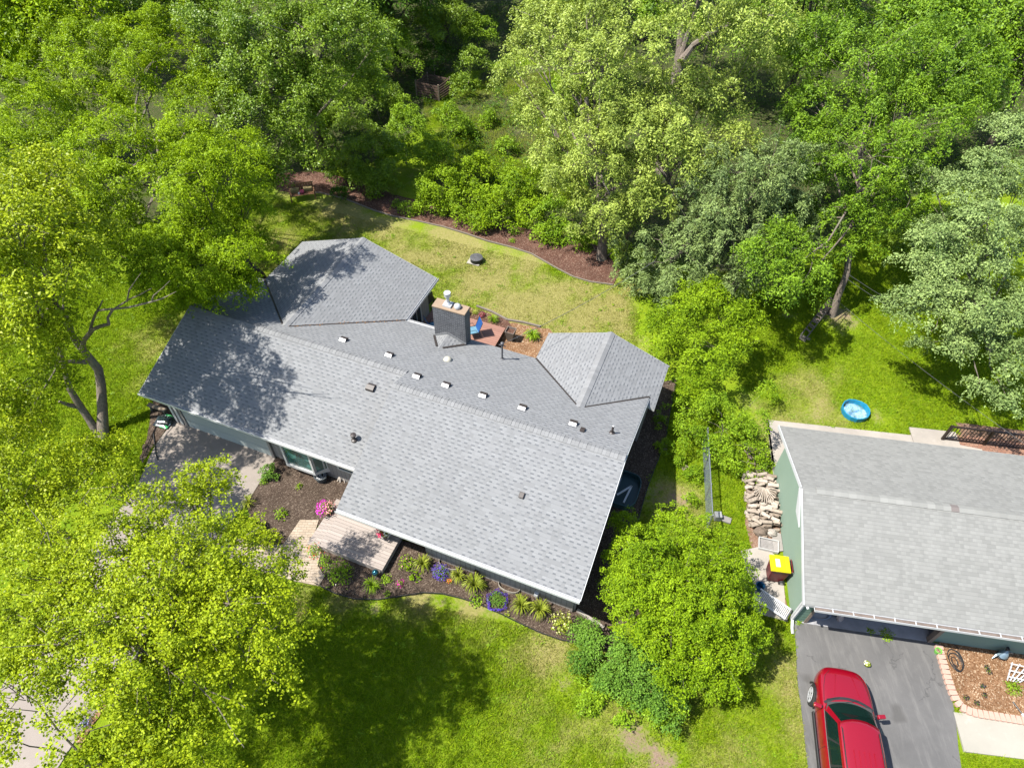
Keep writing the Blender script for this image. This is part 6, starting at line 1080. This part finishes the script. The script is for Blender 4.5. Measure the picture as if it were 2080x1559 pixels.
for s in(-1,1):
    patch('a_pillar',lambda a,b:ghp(.0+.045*a,s*(.90+.10*a),b),red,3,6); patch('rear_pillar',lambda a,b:ghp(.9+.1*a,s,b),red,3,6)
    for u0_,u1_ in((.05,.30),(.325,.56),(.585,.80),(.815,.90)): patch('side_window',lambda a,b:(lambda p:(p[0],p[1]*1.002,p[2]))(ghp(u0_+(u1_-u0_)*a,s,.04+.84*b)),carglass,6,4)
    for u0_,u1_ in((.30,.325),(.56,.585),(.80,.815)): patch('door_pillar',lambda a,b:ghp(u0_+(u1_-u0_)*a,s,b),trimb,2,4)
    patch('roof_side',lambda a,b:(lambda p:(p[0],p[1]*1.004,p[2]))(ghp(a*.97+.01,s,.87+.13*b)),red,10,2); patch('window_trim',lambda a,b:(lambda p:(p[0],p[1]*1.01,p[2]))(ghp(.04+a*.92,s,.0+.045*b)),M('chrome_trim',(.55,.55,.55),.25,.05,3,0,metal=.7),10,1)
    m=MB(); m.ring([ghp(.05,s*.93,1.0),tuple(np.array(ghp(.1,s*.91,1.))+[0,0,.045]),tuple(np.array(ghp(.5,s*.91,1.))+[0,0,.05]),tuple(np.array(ghp(.9,s*.91,1.))+[0,0,.045]),ghp(.95,s*.93,1.)],[.014,.018,.018,.018,.014],7); m.build('roof_rail',trimb,car,smooth=True)
    m=MB(); T=Matrix.Translation((.95,s*1.05,1.07))@Matrix.Rotation(R(12)*-s,4,'Z'); m.box((-.07,-.13,-.07),(.06,.13,.07),0,T); m.build('wing_mirror',red,car,bevel=.03); m=MB(); m.beam((.95,s*.86,1.03),(.95,s*.97,1.04),.06,.03); m.build('mirror_arm',trimb,car)
    patch('headlight',lambda a,b:(2.22-.22*a**1.2,s*(.655+.135*a**.8),.76+.11*b+.04*a),M('headlight_glass',(.66,.70,.72),.12,.2,20,.02),6,3)
    m=MB(); m.beam((1.0,s*.935,.31),(-1.1,s*.94,.31),.05,.16); m.build('sill_trim',trimb,car,bevel=.02)
    patch('door_handle',lambda a,b:(.05-.18*a,s*(.952+.012*math.sin(a*3.1)),.86+.03*b),red,4,1); patch('door_handle',lambda a,b:(-.85-.18*a,s*(.952+.012*math.sin(a*3.1)),.87+.03*b),red,4,1)
    for x,st in((1.50,-.20),(-1.38,0)):
        wob=bpy.data.objects.new('wheel',None); COL.objects.link(wob); wob.parent=car; wob.location=(x,s*.86,.355); wob.rotation_euler=(0,0,st)
        m=MB(); m.ring([(0,-.115,0),(0,-.10,0),(0,.10,0),(0,.115,0)],[.30,.352,.352,.30],32); m.build('tyre',rub,wob,smooth=True)
        m=MB(); m.ring([(0,s*.10,0),(0,s*.121,0)],[.25,.235],28); 
        o=m.build('rim',M('rim_shadow',(.10,.10,.11),.5),wob); m=MB()
        for k in range(10): a=k*math.pi/5+(.12 if k%2 else -.12)*1; m.beam((.04*math.cos(a),s*.126,.04*math.sin(a)),(.235*math.cos(a),s*.124,.235*math.sin(a)),.012,.045,up=(-math.sin(a),0,math.cos(a)))
        m.lathe([(.0,0)],n=3) if 0 else None
        m.ring([(0,s*.118,0),(0,s*.132,0)],[.06,.05],14)
        for k in range(24): a=k*math.pi/12; b2=(k+1)*math.pi/12; m.beam((.24*math.cos(a),s*.122,.24*math.sin(a)),(.24*math.cos(b2),s*.122,.24*math.sin(b2)),.02,.03)
        m.build('spokes',steelw,wob)
        m=MB(); P=[]
        for k in range(13): a=math.pi*k/12; P.append((x+.41*math.cos(a),s*.935,.36+.41*math.sin(a)))
        for k in range(12): m.beam(P[k],P[k+1],.05,.05)
        m.build('wheel_arch',trimb,car)
m=MB(); yy=[-.97+1.94*i/12 for i in range(13)]; cp=[(ghp(0,y,0)[0]+.045,ghp(0,y,0)[1],1.098-.03*abs(y)**2) for y in yy]
for i in range(12): m.beam(cp[i],cp[i+1],.085,.02)
m.build('cowl_trim',trimb,car)
for y in(-.35,.3): m=MB(); m.beam((1.30,y,1.125),(1.17,y+.45,1.15),.015,.015); m.build('wiper',trimb,car)
cab=M('grey_car_fabric',(.16,.155,.15),.9,.1,6); m=MB(); m.box((-2.05,-.80,1.085),(.86,.80,1.10)); m.build('cabin_dark_sheet',M('cabin_black',(.03,.03,.03),.9),car)  # dark sheet added at belt height in place of the cabin's dim inside
m=MB(); m.extr([(.84,-.80,1.09),(1.10,-.72,1.10),(1.22,0,1.11),(1.10,.72,1.10),(.84,.80,1.09)],(0,0,.03)); m.build('dashboard',M('dash_dark',(.06,.06,.058),.8),car)
for y in(-.37,.37):
    m=MB(); m.box((-.13,y-.24,1.08),(.0,y+.24,1.36)); st_=m.build('seat',cab,car,bevel=.04); m=MB(); m.box((-.14,y-.12,1.40),(-.04,y+.12,1.52)); m.build('headrest',cab,st_,bevel=.03)
m=MB(); m.box((-1.30,-.64,1.08),(-1.16,.64,1.33)); m.build('rear_seat',cab,car,bevel=.04)
m=MB(); m.ring([(.60+.04*math.sin(a)*0,.37+.17*math.cos(a),1.18+.10*math.sin(a)) for a in np.linspace(0,6.2,14)],[.013]*14,6); m.build('steering_wheel',trimb,car)
for s in(-1,1):
    m=MB(); pts=[(2.2,s*.46,.965),(2.0,s*.64,.995),(1.65,s*.74,1.03),(1.35,s*.785,1.055),(1.16,s*.81,1.07)]
    for i in range(4): m.beam(pts[i],pts[i+1],.010,.012)
    m.build('panel_gap',trimb,bd)
    for x in(.92,-.20,-1.22):
        m=MB(); m.beam((x,s*.9475,.42),(x-.02,s*.925,1.0),.008,.01,up=(0,1,0)); m.build('panel_gap',trimb,bd)
m=MB()
for s in(-1,1): m.beam((2.1,s*.28,1.02),(1.4,s*.42,1.083),.012,.006)
m.build('hood_crease',M('dark_red_crease',(.34,.003,.012),.35),bd)
m=MB(); m.box((2.30,-.35,.56),(2.392,.35,.70)); m.build('grille',trimb,car,bevel=.02)
P,lt_=RL; o=leaf_mesh('leaf_litter',P,nrm(rng.normal(0,.4,(len(P),3))+[0,0,1]),rng.uniform(.03,.08,len(P)),.6,lt_,house); o['kind']='stuff'
# ================================================================ CABLES
def cable(label,p,q,sag=.4,r=.008,n=14):
    p=np.array(p);q=np.array(q); m=MB(); m.ring([tuple((q-p)*f-np.array([0,0,sag*4*f*(1-f)])) for f in np.linspace(0,1,n)],[r]*n,6); o=m.build('power_cable',trimcab); o.location=tuple(p); return tag(o,label,'cable')
trimcab=M('grey_cable',(.12,.12,.12),.6)
cable('grey service cable running from the roof mast toward the cedars',MAST,at(1330,530,5.2),.25,.011)
k1=at(1735,560,5.0); 
cable('thin cable running from the leaning rack tree to the right under the silver-leaved tree',at(1712,560,4.5),at(1990,720,3.2),.2); cable('second thin cable above the first one near the silver-leaved tree',at(1722,556,5),at(1990,700,3.6),.2); cable('thin wire crossing the right lawn below the silver-leaved tree',at(1700,610,2.5),at(2080,900,2.4),.15,.008)
